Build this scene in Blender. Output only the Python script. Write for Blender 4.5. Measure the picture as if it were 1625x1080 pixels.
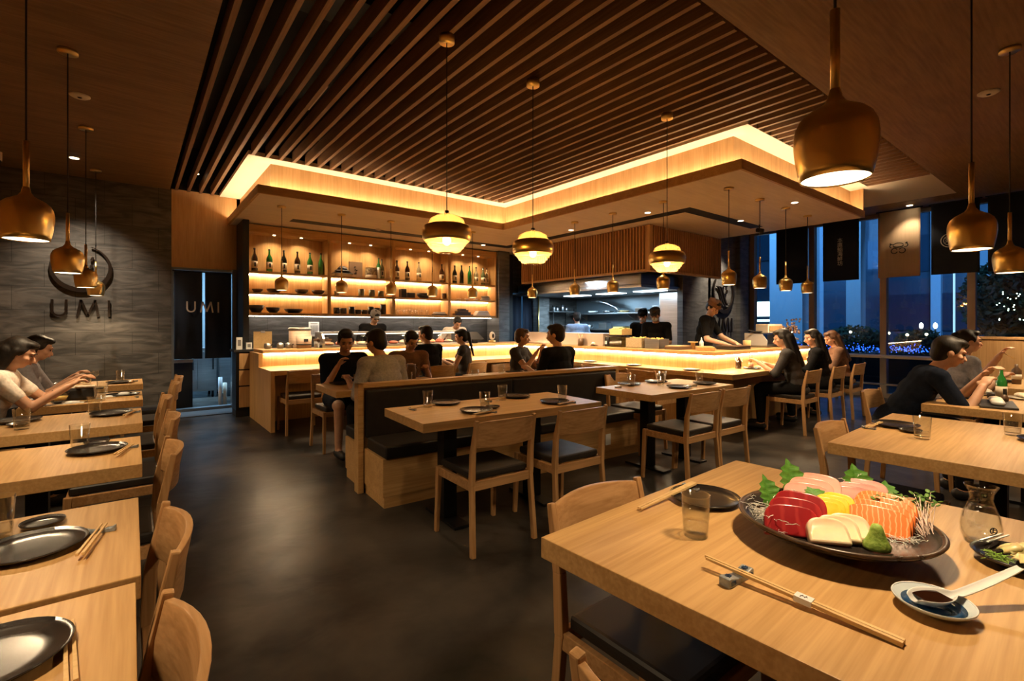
import bpy, bmesh, math, random
from mathutils import Vector, Matrix, Euler, noise
random.seed(7)
for _o in list(bpy.data.objects): bpy.data.objects.remove(_o)
SC = bpy.context.scene
COL = SC.collection
PI = math.pi
R = math.radians
# ------------------------------------------------------------ camera, world, exposure
H = 1.35
_cam = bpy.data.cameras.new('camera')
CAM = bpy.data.objects.new('camera', _cam); COL.objects.link(CAM)
CAM.location = (0, 0, H)
CAM.rotation_euler = (R(90), 0, -R(38.05))
_cam.sensor_width = 36.0; _cam.lens = 770/1625*36
_cam.shift_y = -25/1625
_cam.clip_start = .05; _cam.clip_end = 300
SC.camera = CAM
SC.view_settings.view_transform = 'Standard'; SC.view_settings.look = 'None'
SC.view_settings.exposure = 1.0; SC.view_settings.gamma = 1.0
SC.view_settings.use_curve_mapping = False
W = bpy.data.worlds.new('night_sky'); SC.world = W; W.use_nodes = True
_wn = W.node_tree
_bg = _wn.nodes['Background']
_tc = _wn.nodes.new('ShaderNodeTexCoord'); _sx = _wn.nodes.new('ShaderNodeSeparateXYZ')
_rp = _wn.nodes.new('ShaderNodeValToRGB')
_wn.links.new(_tc.outputs['Generated'], _sx.inputs[0]); _wn.links.new(_sx.outputs['Z'], _rp.inputs[0])
_rp.color_ramp.elements[0].position = 0.0; _rp.color_ramp.elements[0].color = (.012, .040, .085, 1)
_rp.color_ramp.elements[1].position = .6; _rp.color_ramp.elements[1].color = (.003, .010, .03, 1)
_wn.links.new(_rp.outputs[0], _bg.inputs[0]); _bg.inputs[1].default_value = 1.0
SC.cycles.use_denoising = True
SC.cycles.max_bounces = 7; SC.cycles.diffuse_bounces = 4; SC.cycles.glossy_bounces = 3
SC.cycles.transmission_bounces = 6; SC.cycles.transparent_max_bounces = 12
SC.cycles.caustics_reflective = False; SC.cycles.caustics_refractive = False
SC.cycles.sample_clamp_indirect = 3.0
SC.cycles.blur_glossy = 1.0
SC.cycles.use_light_tree = True
WARM = (1.0, .72, .42); WARM2 = (1.0, .60, .27); COOL = (.62, .82, 1.0)

def lamp(name, kind, loc, watts, color=WARM, parent=None, size=.05, spot=None, blend=.6, rot=None, size_y=None):
    d = bpy.data.lights.new(name, kind); d.energy = watts; d.color = color
    if kind == 'AREA':
        d.shape = 'RECTANGLE'; d.size = size; d.size_y = size_y or size
    else: d.shadow_soft_size = size
    if spot: d.spot_size = R(spot); d.spot_blend = blend
    o = bpy.data.objects.new(name, d); COL.objects.link(o); o.location = loc
    if rot: o.rotation_euler = rot
    if parent: o.parent = parent
    return o
# recessed ceiling downlights that wash the slate walls and the aisle floor: (x, y, z, watts, spot angle, tilt euler)
DOWNLIGHTS = [(-.56, 8.05, 3.395, 70, 62, (R(28), 0, 0), 'dl_logo'),]
# ------------------------------------------------------------ node helpers / materials
def newmat(name):
    m = bpy.data.materials.new(name); m.use_nodes = True
    return m, m.node_tree.nodes, m.node_tree.links, m.node_tree.nodes['Principled BSDF']
def pmat(name, col, rough=.5, metal=0.0, **kw):
    m, n, l, b = newmat(name)
    b.inputs['Base Color'].default_value = (*col, 1); b.inputs['Roughness'].default_value = rough
    b.inputs['Metallic'].default_value = metal
    for k, v in kw.items(): b.inputs[k.replace('_', ' ')].default_value = v
    return m
def noisy(name, c1, c2, scale=(8, 8, 8), rough=(.4, .6), metal=0., bump=0., detail=4., dist=.002, **kw):
    m, n, l, b = newmat(name)
    tc = n.new('ShaderNodeTexCoord'); mp = n.new('ShaderNodeMapping'); nz = n.new('ShaderNodeTexNoise')
    mp.inputs['Scale'].default_value = scale; nz.inputs['Scale'].default_value = 1; nz.inputs['Detail'].default_value = detail
    l.new(tc.outputs['Object'], mp.inputs[0]); l.new(mp.outputs[0], nz.inputs['Vector'])
    r = n.new('ShaderNodeValToRGB'); r.color_ramp.elements[0].position = .3; r.color_ramp.elements[1].position = .7
    r.color_ramp.elements[0].color = (*c1, 1); r.color_ramp.elements[1].color = (*c2, 1)
    l.new(nz.outputs['Fac'], r.inputs[0]); l.new(r.outputs[0], b.inputs['Base Color'])
    mr = n.new('ShaderNodeMapRange'); mr.inputs['To Min'].default_value = rough[0]; mr.inputs['To Max'].default_value = rough[1]
    l.new(nz.outputs['Fac'], mr.inputs['Value']); l.new(mr.outputs[0], b.inputs['Roughness'])
    b.inputs['Metallic'].default_value = metal
    if bump:
        bp = n.new('ShaderNodeBump'); bp.inputs['Strength'].default_value = bump; bp.inputs['Distance'].default_value = dist
        l.new(nz.outputs['Fac'], bp.inputs['Height']); l.new(bp.outputs[0], b.inputs['Normal'])
    for k, v in kw.items(): b.inputs[k.replace('_', ' ')].default_value = v
    return m
def wood(name, c1, c2, grain='x', rough=.42, fine=1.0):
    # oak: long stretched streaks along the grain axis plus slow figure
    m, n, l, b = newmat(name)
    tc = n.new('ShaderNodeTexCoord')
    def nz(sc, det, ds=0.):
        mp = n.new('ShaderNodeMapping'); mp.inputs['Scale'].default_value = sc
        t = n.new('ShaderNodeTexNoise'); t.inputs['Scale'].default_value = 1; t.inputs['Detail'].default_value = det
        t.inputs['Distortion'].default_value = ds
        l.new(tc.outputs['Object'], mp.inputs[0]); l.new(mp.outputs[0], t.inputs['Vector']); return t
    ax = 'xyz'.index(grain)
    s1 = [90*fine]*3; s1[ax] = 3.0
    s2 = [11*fine]*3; s2[ax] = .9
    a = nz(s1, 3); c = nz(s2, 3, 1.2)
    mx = n.new('ShaderNodeMath'); mx.operation = 'MULTIPLY_ADD'
    l.new(a.outputs['Fac'], mx.inputs[0]); mx.inputs[1].default_value = .55
    m2 = n.new('ShaderNodeMath'); m2.operation = 'MULTIPLY'; m2.inputs[1].default_value = .5
    l.new(c.outputs['Fac'], m2.inputs[0]); l.new(m2.outputs[0], mx.inputs[2])
    r = n.new('ShaderNodeValToRGB'); r.color_ramp.elements[0].position = .40; r.color_ramp.elements[1].position = .66
    r.color_ramp.elements[0].color = (*c2, 1); r.color_ramp.elements[1].color = (*c1, 1)
    l.new(mx.outputs[0], r.inputs[0]); l.new(r.outputs[0], b.inputs['Base Color'])
    b.inputs['Roughness'].default_value = rough; b.inputs['Specular IOR Level'].default_value = .22
    bp = n.new('ShaderNodeBump'); bp.inputs['Strength'].default_value = .12; bp.inputs['Distance'].default_value = .001
    l.new(a.outputs['Fac'], bp.inputs['Height']); l.new(bp.outputs[0], b.inputs['Normal'])
    return m
def emis(name, col, s):
    m = bpy.data.materials.new(name); m.use_nodes = True; n = m.node_tree.nodes; n.clear()
    e = n.new('ShaderNodeEmission'); e.inputs[0].default_value = (*col, 1); e.inputs[1].default_value = s
    o = n.new('ShaderNodeOutputMaterial'); m.node_tree.links.new(e.outputs[0], o.inputs[0]); return m
def glassy(name, tint=(1, 1, 1), refl=.9, rough=.02, ior=1.45, haze=0.0, hcol=(1, 1, 1)):
    # thin clear glass: see-through with fresnel reflections
    m = bpy.data.materials.new(name); m.use_nodes = True; n = m.node_tree.nodes; l = m.node_tree.links; n.clear()
    t = n.new('ShaderNodeBsdfTransparent'); t.inputs[0].default_value = (*tint, 1)
    g = n.new('ShaderNodeBsdfGlossy'); g.inputs['Roughness'].default_value = rough; g.inputs[0].default_value = (refl, refl, refl, 1)
    lw = n.new('ShaderNodeLayerWeight'); lw.inputs['Blend'].default_value = .5
    pw = n.new('ShaderNodeMath'); pw.operation = 'POWER'; pw.inputs[1].default_value = 4.0; l.new(lw.outputs['Facing'], pw.inputs[0])
    f = n.new('ShaderNodeMath'); f.operation = 'MULTIPLY_ADD'; f.inputs[1].default_value = .75; f.inputs[2].default_value = .045 * (ior-1)/.5; l.new(pw.outputs[0], f.inputs[0])
    mx = n.new('ShaderNodeMixShader'); o = n.new('ShaderNodeOutputMaterial')
    src = t
    if haze:
        d = n.new('ShaderNodeBsdfTranslucent'); d.inputs[0].default_value = (*hcol, 1)
        m0 = n.new('ShaderNodeMixShader'); m0.inputs[0].default_value = haze
        l.new(t.outputs[0], m0.inputs[1]); l.new(d.outputs[0], m0.inputs[2]); src = m0
    l.new(f.outputs[0], mx.inputs[0]); l.new(src.outputs[0], mx.inputs[1]); l.new(g.outputs[0], mx.inputs[2]); l.new(mx.outputs[0], o.inputs[0])
    return m
def slate(name, axis='xz', c1=(.055, .050, .044), c2=(.12, .108, .095), bw=.62, bh=.31, bump=.28):
    m, n, l, b = newmat(name)
    tc = n.new('ShaderNodeTexCoord'); sp = n.new('ShaderNodeSeparateXYZ'); cb = n.new('ShaderNodeCombineXYZ')
    l.new(tc.outputs['Object'], sp.inputs[0])
    l.new(sp.outputs[axis[0].upper()], cb.inputs[0]); l.new(sp.outputs[axis[1].upper()], cb.inputs[1])
    br = n.new('ShaderNodeTexBrick'); br.inputs['Scale'].default_value = 1; br.inputs['Brick Width'].default_value = bw
    br.inputs['Row Height'].default_value = bh; br.inputs['Mortar Size'].default_value = .0025; br.inputs['Bias'].default_value = 0
    br.inputs['Color1'].default_value = (*c1, 1); br.inputs['Color2'].default_value = (*[c*1.25 for c in c1], 1); br.inputs['Mortar'].default_value = (.012, .011, .01, 1)
    l.new(cb.outputs[0], br.inputs['Vector'])
    mp = n.new('ShaderNodeMapping'); mp.inputs['Scale'].default_value = (1.6, 7, 1); mp.inputs['Rotation'].default_value = (0, 0, R(-12))
    l.new(cb.outputs[0], mp.inputs[0])
    nz = n.new('ShaderNodeTexNoise'); nz.inputs['Scale'].default_value = 1.3; nz.inputs['Detail'].default_value = 7; nz.inputs['Distortion'].default_value = 1.4
    l.new(mp.outputs[0], nz.inputs['Vector'])
    r = n.new('ShaderNodeValToRGB'); r.color_ramp.elements[0].position = .35; r.color_ramp.elements[1].position = .75
    r.color_ramp.elements[0].color = (.6, .6, .6, 1); r.color_ramp.elements[1].color = tuple([c2[i]/c1[i] for i in range(3)])+(1,)
    mul = n.new('ShaderNodeMixRGB'); mul.blend_type = 'MULTIPLY'; mul.inputs[0].default_value = 1
    l.new(nz.outputs['Fac'], r.inputs[0]); l.new(br.outputs['Color'], mul.inputs[1]); l.new(r.outputs[0], mul.inputs[2])
    l.new(mul.outputs[0], b.inputs['Base Color']); b.inputs['Roughness'].default_value = .55
    ad = n.new('ShaderNodeMath'); ad.operation = 'MULTIPLY_ADD'; l.new(br.outputs['Fac'], ad.inputs[0]); ad.inputs[1].default_value = -.5
    l.new(nz.outputs['Fac'], ad.inputs[2])
    bp = n.new('ShaderNodeBump'); bp.inputs['Strength'].default_value = bump; bp.inputs['Distance'].default_value = .02
    l.new(ad.outputs[0], bp.inputs['Height']); l.new(bp.outputs[0], b.inputs['Normal'])
    return m
OAK1, OAK2 = (.60, .37, .155), (.45, .26, .095)
M = {}
M['oak_x'] = wood('oak_grain_x', OAK1, OAK2, 'x'); M['oak_y'] = wood('oak_grain_y', OAK1, OAK2, 'y'); M['oak_z'] = wood('oak_grain_z', OAK1, OAK2, 'z')
M['chair_z'] = wood('chair_oak_z', (.50, .29, .13), (.34, .18, .07), 'z', .38); M['chair_x'] = wood('chair_oak_x', (.50, .29, .13), (.34, .18, .07), 'x', .38)
M['panel'] = wood('fascia_oak', (.58, .36, .17), (.46, .27, .115), 'z', .5, .8)
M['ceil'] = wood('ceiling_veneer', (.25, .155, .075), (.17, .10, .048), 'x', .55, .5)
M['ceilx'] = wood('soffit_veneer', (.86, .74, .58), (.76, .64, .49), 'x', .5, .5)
M['slat'] = wood('ceiling_slat_walnut', (.27, .155, .085), (.18, .10, .052), 'y', .6)
M['hoodslat'] = wood('hood_slat_oak', (.50, .27, .12), (.36, .19, .08), 'z', .5)
M['black'] = pmat('matte_black', (.006, .006, .007), .6)
M['void'] = pmat('ceiling_void_black', (.006, .005, .004), .9)
M['blackmetal'] = pmat('black_steel', (.012, .012, .013), .4, .6)
M['cream'] = pmat('cream_plaster', (.76, .67, .54), .8)
M['slate'] = slate('slate_tile_xz', 'xz'); M['slate_y'] = slate('slate_tile_yz', 'yz')
M['slate_dk'] = slate('dark_slate_backsplash', 'xz', (.042, .042, .043), (.07, .07, .072), .9, .42, .6)
M['concrete_tile'] = slate('grey_concrete_tile', 'xz', (.13, .125, .12), (.17, .165, .16), .6, .6, .25)
M['leather'] = noisy('black_leather', (.012, .010, .009), (.022, .018, .015), (14, 14, 14), (.42, .58), bump=.15, Specular_IOR_Level=.35)
M['brass'] = pmat('brushed_brass', (.90, .66, .26), .30, 1.0, Anisotropic=.5)
M['brass_in'] = pmat('shade_inner_white', (.85, .75, .6), .6)
M['steel'] = noisy('stainless_steel', (.42, .43, .44), (.55, .56, .57), (2, 2, 60), (.25, .4), metal=1.0)
M['glass'] = glassy('clear_glass', (.965, .97, .96), .9, .01, 1.7)
M['water'] = glassy('water', (.985, .99, .985), .7, .01, 1.33)
M['window'] = glassy('window_glass', (.80, .88, .92), .8, .005, 1.55)
M['amberglass'] = glassy('amber_ribbed_glass', (1.0, .82, .50), .8, .10, 1.5, .21, (1.0, .68, .28))
M['diffuser'] = emis('lamp_diffuser', (1.0, .78, .48), 5.0)
M['diffuser_s'] = emis('lamp_diffuser_bar', (1.0, .76, .45), 3.5)
M['bulb'] = emis('lamp_bulb', (1.0, .78, .48), 12.0)
M['ceramic'] = noisy('dark_glazed_ceramic', (.009, .008, .008), (.040, .031, .026), (9, 9, 60), (.18, .30), bump=.15)
M['ceramic_rim'] = noisy('brown_glazed_rim', (.028, .016, .010), (.10, .055, .03), (30, 30, 30), (.2, .4), bump=.3)
M['stick'] = wood('bamboo', (.72, .50, .24), (.60, .40, .17), 'y', .45)
M['white'] = pmat('white_porcelain', (.78, .80, .80), .15)
M['skin'] = noisy('skin', (.50, .27, .16), (.58, .32, .20), (20, 20, 20), (.5, .6), Subsurface_Weight=.05)
M['skin_pale'] = noisy('skin_pale', (.62, .38, .26), (.68, .43, .30), (20, 20, 20), (.5, .6), Subsurface_Weight=.05)
M['hair'] = noisy('black_hair', (.006, .005, .004), (.018, .013, .010), (120, 120, 20), (.45, .65), bump=.3, Specular_IOR_Level=.25)
M['hair_brown'] = noisy('brown_hair', (.06, .025, .012), (.10, .045, .02), (120, 120, 20), (.4, .6), bump=.4)
def cloth(name, c): return noisy(name, c, tuple(min(1, x*1.35) for x in c), (60, 60, 60), (.8, .95), bump=.08, Specular_IOR_Level=.04)
M['c_black'] = cloth('black_cotton', (.010, .010, .011)); M['c_navy'] = cloth('navy_cotton', (.010, .013, .022))
M['c_grey'] = cloth('warm_grey_cotton', (.31, .30, .30)); M['c_dgrey'] = cloth('charcoal_cotton', (.045, .042, .042))
M['c_white'] = cloth('white_cotton', (.62, .56, .50)); M['c_blue'] = cloth('pale_blue_cotton', (.30, .40, .58)); M['c_brown'] = cloth('brown_knit', (.16, .09, .06))
M['c_midgrey'] = cloth('mid_grey_cotton', (.17, .16, .17))
M['eye'] = pmat('eye_dark', (.012, .008, .006), .2); M['lip'] = pmat('lip', (.38, .14, .10), .5)
M['indigo'] = noisy('indigo_noren', (.006, .012, .028), (.010, .018, .040), (3, 3, 90), (.8, .95), bump=.2)
M['linen'] = noisy('cream_linen', (.52, .40, .29), (.58, .45, .33), (40, 40, 3), (.8, .95), bump=.3)
M['ink'] = pmat('black_ink', (.01, .009, .009), .7); M['lettering'] = pmat('pale_lettering', (.85, .80, .76), .6)
M['bronze'] = pmat('dark_bronze', (.030, .020, .014), .35, .6)
M['paper'] = pmat('paper', (.70, .62, .50), .8)

# ------------------------------------------------------------ mesh builder
class MB:
    def __init__(s): s.v = []; s.f = []; s.sm = []
    def add(s, vs, fs, smooth=False):
        o = len(s.v); s.v += [tuple(v) for v in vs]; s.f += [tuple(i+o for i in f) for f in fs]; s.sm += [smooth]*len(fs); return s
    def box(s, x0, x1, y0, y1, z0, z1):
        return s.add([(x, y, z) for z in (z0, z1) for y in (y0, y1) for x in (x0, x1)],
                     [(0, 2, 3, 1), (4, 5, 7, 6), (0, 1, 5, 4), (2, 6, 7, 3), (0, 4, 6, 2), (1, 3, 7, 5)])
    def bar(s, p0, p1, w, d, w1=None, d1=None, up=(0, 1, 0)):
        p0, p1 = Vector(p0), Vector(p1); t = (p1-p0).normalized(); u = Vector(up)
        a = t.cross(u)
        if a.length < 1e-4: a = t.cross(Vector((1, 0, 0)))
        a.normalize(); b = a.cross(t).normalized(); w1 = w if w1 is None else w1; d1 = d if d1 is None else d1
        vs = [p0+a*sx*w/2+b*sy*d/2 for sy in (-1, 1) for sx in (-1, 1)]+[p1+a*sx*w1/2+b*sy*d1/2 for sy in (-1, 1) for sx in (-1, 1)]
        return s.add(vs, [(0, 1, 3, 2), (4, 6, 7, 5), (0, 4, 5, 1), (2, 3, 7, 6), (0, 2, 6, 4), (1, 5, 7, 3)])
    def lathe(s, prof, seg=24, c=(0, 0, 0), sx=1., sy=1., closed=False):
        vs = []; fs = []
        for (r, z) in prof:
            for k in range(seg):
                a = 2*PI*k/seg; vs.append((c[0]+r*math.cos(a)*sx, c[1]+r*math.sin(a)*sy, c[2]+z))
        n = len(prof)
        for i in range(n-1 if not closed else n):
            for k in range(seg):
                j = (i+1) % n; fs.append((i*seg+k, i*seg+(k+1) % seg, j*seg+(k+1) % seg, j*seg+k))
        if not closed:
            if prof[0][0] > 1e-6: fs.append(tuple(range(seg-1, -1, -1)))
            if prof[-1][0] > 1e-6: fs.append(tuple((n-1)*seg+k for k in range(seg)))
        return s.add(vs, fs, True)
    def shell(s, prof, t, seg=24, c=(0, 0, 0)):   # open revolved shell with thickness t (inward)
        return s.lathe(list(prof)+[(max(r-t, .0005), z) for r, z in reversed(prof)], seg, c, closed=True)
    def tube(s, pts, r, seg=8):
        pts = [Vector(p) for p in pts]; n = len(pts); rs = r if isinstance(r, (list, tuple)) else [r]*n
        vs = []; fs = []; prev = None
        for i, p in enumerate(pts):
            t = (pts[min(i+1, n-1)]-pts[max(i-1, 0)]).normalized()
            if prev is None:
                a = t.orthogonal().normalized()
            else:
                a = (prev - t*prev.dot(t));  a = a.normalized() if a.length > 1e-5 else t.orthogonal().normalized()
            prev = a; b = t.cross(a)
            for k in range(seg):
                g = 2*PI*k/seg; vs.append(p+(a*math.cos(g)+b*math.sin(g))*rs[i])
        for i in range(n-1):
            for k in range(seg): fs.append((i*seg+k, i*seg+(k+1) % seg, (i+1)*seg+(k+1) % seg, (i+1)*seg+k))
        fs += [tuple(range(seg-1, -1, -1)), tuple((n-1)*seg+k for k in range(seg))]
        return s.add(vs, fs, True)
    def ell(s, c, rad, rot=None, u=14, v=10):
        Mx = rot if rot is not None else Matrix.Identity(3); c = Vector(c); vs = []; fs = []
        for i in range(1, v):
            ph = PI*i/v
            for k in range(u):
                th = 2*PI*k/u
                vs.append(c+Mx @ Vector((rad[0]*math.sin(ph)*math.cos(th), rad[1]*math.sin(ph)*math.sin(th), rad[2]*math.cos(ph))))
        vs += [c+Mx @ Vector((0, 0, rad[2])), c+Mx @ Vector((0, 0, -rad[2]))]; T = len(vs)-2; B = T+1
        for i in range(v-2):
            for k in range(u): fs.append((i*u+k, (i+1)*u+k, (i+1)*u+(k+1) % u, i*u+(k+1) % u))
        for k in range(u): fs.append((T, k, (k+1) % u)); fs.append((B, (v-2)*u+(k+1) % u, (v-2)*u+k))
        return s.add(vs, fs, True)
    def cap(s, p0, p1, r0, r1, seg=12):
        p0, p1 = Vector(p0), Vector(p1); d = (p1-p0)
        if d.length < 1e-6: return s.ell(p0, (r0,)*3)
        t = d.normalized(); pts = []; rs = []
        for k in range(4): a = PI/2*(1-k/4); pts.append(p0-t*r0*math.sin(a)); rs.append(max(r0*math.cos(a), r0*.08))
        pts.append(p0); rs.append(r0); pts.append(p1); rs.append(r1)
        for k in range(1, 5): a = PI/2*k/4; pts.append(p1+t*r1*math.sin(a)); rs.append(max(r1*math.cos(a), r1*.08))
        return s.tube(pts, rs, seg)
    def poly(s, pts2, z0, z1, plane='xy'):
        n = len(pts2)
        def P(a, b, c): return {'xy': (a, b, c), 'xz': (a, c, b), 'yz': (c, a, b)}[plane]
        vs = [P(a, b, z0) for a, b in pts2]+[P(a, b, z1) for a, b in pts2]
        return s.add(vs, [tuple(range(n-1, -1, -1)), tuple(range(n, 2*n))]+[(i, (i+1) % n, n+(i+1) % n, n+i) for i in range(n)])
    def build(s, name, mat, parent=None, loc=None, rotz=0, bevel=0, bseg=2, subsurf=0, remesh=0, smooth=None, smooth_it=0, rot=None):
        me = bpy.data.meshes.new(name); me.from_pydata(s.v, [], s.f)
        sm = s.sm if smooth is None else [smooth]*len(s.f)
        me.polygons.foreach_set('use_smooth', sm)
        bm = bmesh.new(); bm.from_mesh(me)
        bmesh.ops.recalc_face_normals(bm, faces=bm.faces)
        if bevel:
            es = [e for e in bm.edges if len(e.link_faces) == 2 and e.calc_face_angle(0) > .5]
            bmesh.ops.bevel(bm, geom=es, offset=bevel, segments=bseg, profile=.6, affect='EDGES', clamp_overlap=True)
        bm.to_mesh(me); bm.free()
        if isinstance(mat, str): mat = M[mat]
        if mat: me.materials.append(mat)
        o = bpy.data.objects.new(name, me); COL.objects.link(o)
        if remesh:
            md = o.modifiers.new('r', 'REMESH'); md.mode = 'VOXEL'; md.voxel_size = remesh; md.use_smooth_shade = True
            if smooth_it:
                ms = o.modifiers.new('s', 'SMOOTH'); ms.factor = .5; ms.iterations = smooth_it
            dg = bpy.context.evaluated_depsgraph_get(); ev = o.evaluated_get(dg)
            nm = bpy.data.meshes.new_from_object(ev); o.modifiers.clear(); o.data = nm; bpy.data.meshes.remove(me)
            nm.name = name
            if not nm.materials and mat: nm.materials.append(mat)
        if subsurf:
            md = o.modifiers.new('s', 'SUBSURF'); md.levels = subsurf; md.render_levels = subsurf
        if parent: o.parent = parent
        if loc: o.location = loc
        if rotz: o.rotation_euler = (0, 0, rotz)
        if rot: o.rotation_euler = rot
        return o
def tag(o, label=None, cat=None, group=None, kind=None):
    if label: o['label'] = label
    if cat: o['category'] = cat
    if group: o['group'] = group
    if kind: o['kind'] = kind
    return o
def empty(name, loc=(0, 0, 0), rotz=0, label=None, cat=None, group=None):
    o = bpy.data.objects.new(name, None); COL.objects.link(o); o.location = loc; o.rotation_euler = (0, 0, rotz); o.empty_display_size = .1
    return tag(o, label, cat, group)
KIDS = {}
def kids(o): return [c for c in bpy.data.objects if c.parent == o]
def clone(root, loc, rotz=0, label=None, group=None, cache={}):
    if root.name not in cache:
        ch = kids(root); cache[root.name] = [(c, kids(c)) for c in ch]
    r = root.copy(); COL.objects.link(r); r.location = loc; r.rotation_euler = (root.rotation_euler[0], root.rotation_euler[1], rotz)
    if label: r['label'] = label
    if group: r['group'] = group
    for c, gs in cache[root.name]:
        k = c.copy(); COL.objects.link(k); k.parent = r
        for g in gs: q = g.copy(); COL.objects.link(q); q.parent = k
    return r
def struct(o): o['kind'] = 'structure'; return o
def rotpt(x, y, a): return (x*math.cos(a)-y*math.sin(a), x*math.sin(a)+y*math.cos(a))
def put(proto_used, proto, *a, **k):   # first placement moves the prototype itself, later ones copy it
    pass
class Proto:
    """first placement uses the built object itself, later ones are copies"""
    def __init__(s, root): s.root = root; s.used = False; s.first = None; s.z = root.location.z
    def __call__(s, loc, rotz=0, label=None, group=None):
        if not s.used:
            s.used = True; o = s.root; o.location = loc; e = o.rotation_euler; o.rotation_euler = (e[0], e[1], rotz)
            tag(o, label, None, group); return o
        return clone(s.root, loc, rotz, label, group)
# ============================================================ THE SETTING
CZ = 3.4; SZ = 2.97
XW = 11.0           # window wall
def concrete_floor():
    m, n, l, b = newmat('polished_concrete')
    tc = n.new('ShaderNodeTexCoord')
    a = n.new('ShaderNodeTexNoise'); a.inputs['Scale'].default_value = 1.1; a.inputs['Detail'].default_value = 6; a.inputs['Roughness'].default_value = .55; a.inputs['Distortion'].default_value = .2
    c = n.new('ShaderNodeTexNoise'); c.inputs['Scale'].default_value = 3.2; c.inputs['Detail'].default_value = 6
    l.new(tc.outputs['Object'], a.inputs['Vector']); l.new(tc.outputs['Object'], c.inputs['Vector'])
    r = n.new('ShaderNodeValToRGB'); r.color_ramp.elements[0].position = .36; r.color_ramp.elements[1].position = .68
    r.color_ramp.elements[0].color = (.008, .0075, .007, 1); r.color_ramp.elements[1].color = (.075, .064, .054, 1)
    l.new(a.outputs['Fac'], r.inputs[0]); l.new(r.outputs[0], b.inputs['Base Color'])
    mr = n.new('ShaderNodeMapRange'); mr.inputs['From Min'].default_value = .3; mr.inputs['From Max'].default_value = .7
    mr.inputs['To Min'].default_value = .28; mr.inputs['To Max'].default_value = .36; c.inputs['Detail'].default_value = 2
    w = n.new('ShaderNodeTexNoise'); w.inputs['Scale'].default_value = 2.6; w.inputs['Detail'].default_value = 3; w.inputs['Roughness'].default_value = .55; w.inputs['Distortion'].default_value = .8; l.new(tc.outputs['Object'], w.inputs['Vector'])
    bp = n.new('ShaderNodeBump'); bp.inputs['Strength'].default_value = .35; bp.inputs['Distance'].default_value = .012; l.new(w.outputs['Fac'], bp.inputs['Height']); l.new(bp.outputs[0], b.inputs['Normal']); b.inputs['Specular IOR Level'].default_value = .12
    l.new(c.outputs['Fac'], mr.inputs['Value']); l.new(mr.outputs[0], b.inputs['Roughness'])
    return m
struct(MB().box(-1.5, XW+.1, -2.3, 12.5, -.1, 0).build('floor', concrete_floor()))
# ceiling: flat veneer left of the slats, in front of the slats and toward the windows, black void over the slats
mb = MB(); mb.box(-1.5, .45, -2.3, 9.1, CZ, CZ+.12); mb.box(.45, XW+.1, -2.3, 1.68, CZ, CZ+.12); mb.box(10.1, XW+.1, 1.68, 5.4, CZ, CZ+.12)
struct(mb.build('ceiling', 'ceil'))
mb = MB(); mb.box(.45, 10.1, 1.68, 9.1, 4.1, 4.2); mb.box(.43, .45, 1.68, 9.1, CZ+.12, 4.1); mb.box(.45, 10.1, 1.66, 1.68, CZ+.12, 4.1); mb.box(10.1, 10.12, 1.66, 9.1, CZ+.12, 4.1)
struct(mb.build('ceiling', 'void'))
# cream cove margin around the soffit
mb = MB()
mb.box(1.10, 1.43, 6.55, 9.0, CZ, CZ+.05); mb.box(1.43, 5.15, 6.55, 6.85, CZ, CZ+.05); mb.box(4.95, 5.15, 2.42, 6.55, CZ, CZ+.05)
mb.box(5.15, 8.67, 2.42, 2.72, CZ, CZ+.05); mb.box(8.60, 8.67, 1.68, 2.42, CZ, CZ+.05); mb.box(8.67, 10.1, 1.68, 5.3, CZ, CZ+.05)
struct(mb.build('trim_1', 'cream'))
# walnut slats (one slatted ceiling surface)
mb = MB(); sp = .1545; x = .53; i = 0
while x < 8.6:
    if x < 1.10: y1 = 8.98
    elif x < 4.93: y1 = 6.55
    else: y1 = 2.42
    mb.box(x-.019, x+.019, 1.70, y1, CZ, CZ+.13); x += sp
struct(mb.build('ceiling', 'slat'))
# ducts and a slot diffuser seen in the black gap
d = MB(); d.box(1.0, 3.9, 3.6, 4.0, 3.8, 4.0); d.tube([(1.9, 2.0, 3.85), (1.9, 6.6, 3.85)], .09, 12)
tag(d.build('ventilation_duct', 'blackmetal'), 'dark ventilation duct above the ceiling slats', 'duct')
v = empty('slot_diffuser', (1.43, 5.05, 3.62), 0, 'striped metal air slot glimpsed between the ceiling slats near the soffit', 'vent')
for k in range(3): MB().box(-.05+.04*k, -.035+.04*k, -.32, .32, 0, .03).build('slot', pmat('slot_metal', (.5, .4, .33), .4, .5) if k == 0 else bpy.data.materials['slot_metal'], v)
# soffit: veneer slab with a raised lip, oak fascia standing behind the LED gap
def Lpoly(o):   # L-plan outline at offset o inward from the lip edge
    return [(1.22+o, 9.0), (1.22+o, 6.60+o), (4.98+o, 6.60+o), (4.98+o, 2.50+o), (8.72, 2.50+o), (8.72, 9.0)]
mb = MB(); mb.poly(Lpoly(0), SZ, SZ+.06)
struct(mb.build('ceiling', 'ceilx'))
def strip_along(o, w, z0, z1, mat, name, x_end=8.72):
    mb = MB(); a = o; b = o+w
    mb.poly([(1.22+a, 9.0), (1.22+a, 6.60+a), (4.98+a, 6.60+a), (4.98+a, 2.50+a), (x_end, 2.50+a), (x_end, 2.50+b), (4.98+b, 2.50+b), (4.98+b, 6.60+b), (1.22+b, 6.60+b), (1.22+b, 9.0)], z0, z1)
    return mb.build(name, mat)
struct(strip_along(-.012, .03, SZ-.005, SZ+.10, 'oak_x', 'trim_2'))
struct(strip_along(.17, .03, SZ+.06, CZ, 'panel', 'trim_3'))
struct(MB().box(8.69, 8.72, 2.50, 5.3, SZ+.06, CZ).build('trim_4', 'panel'))
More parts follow.
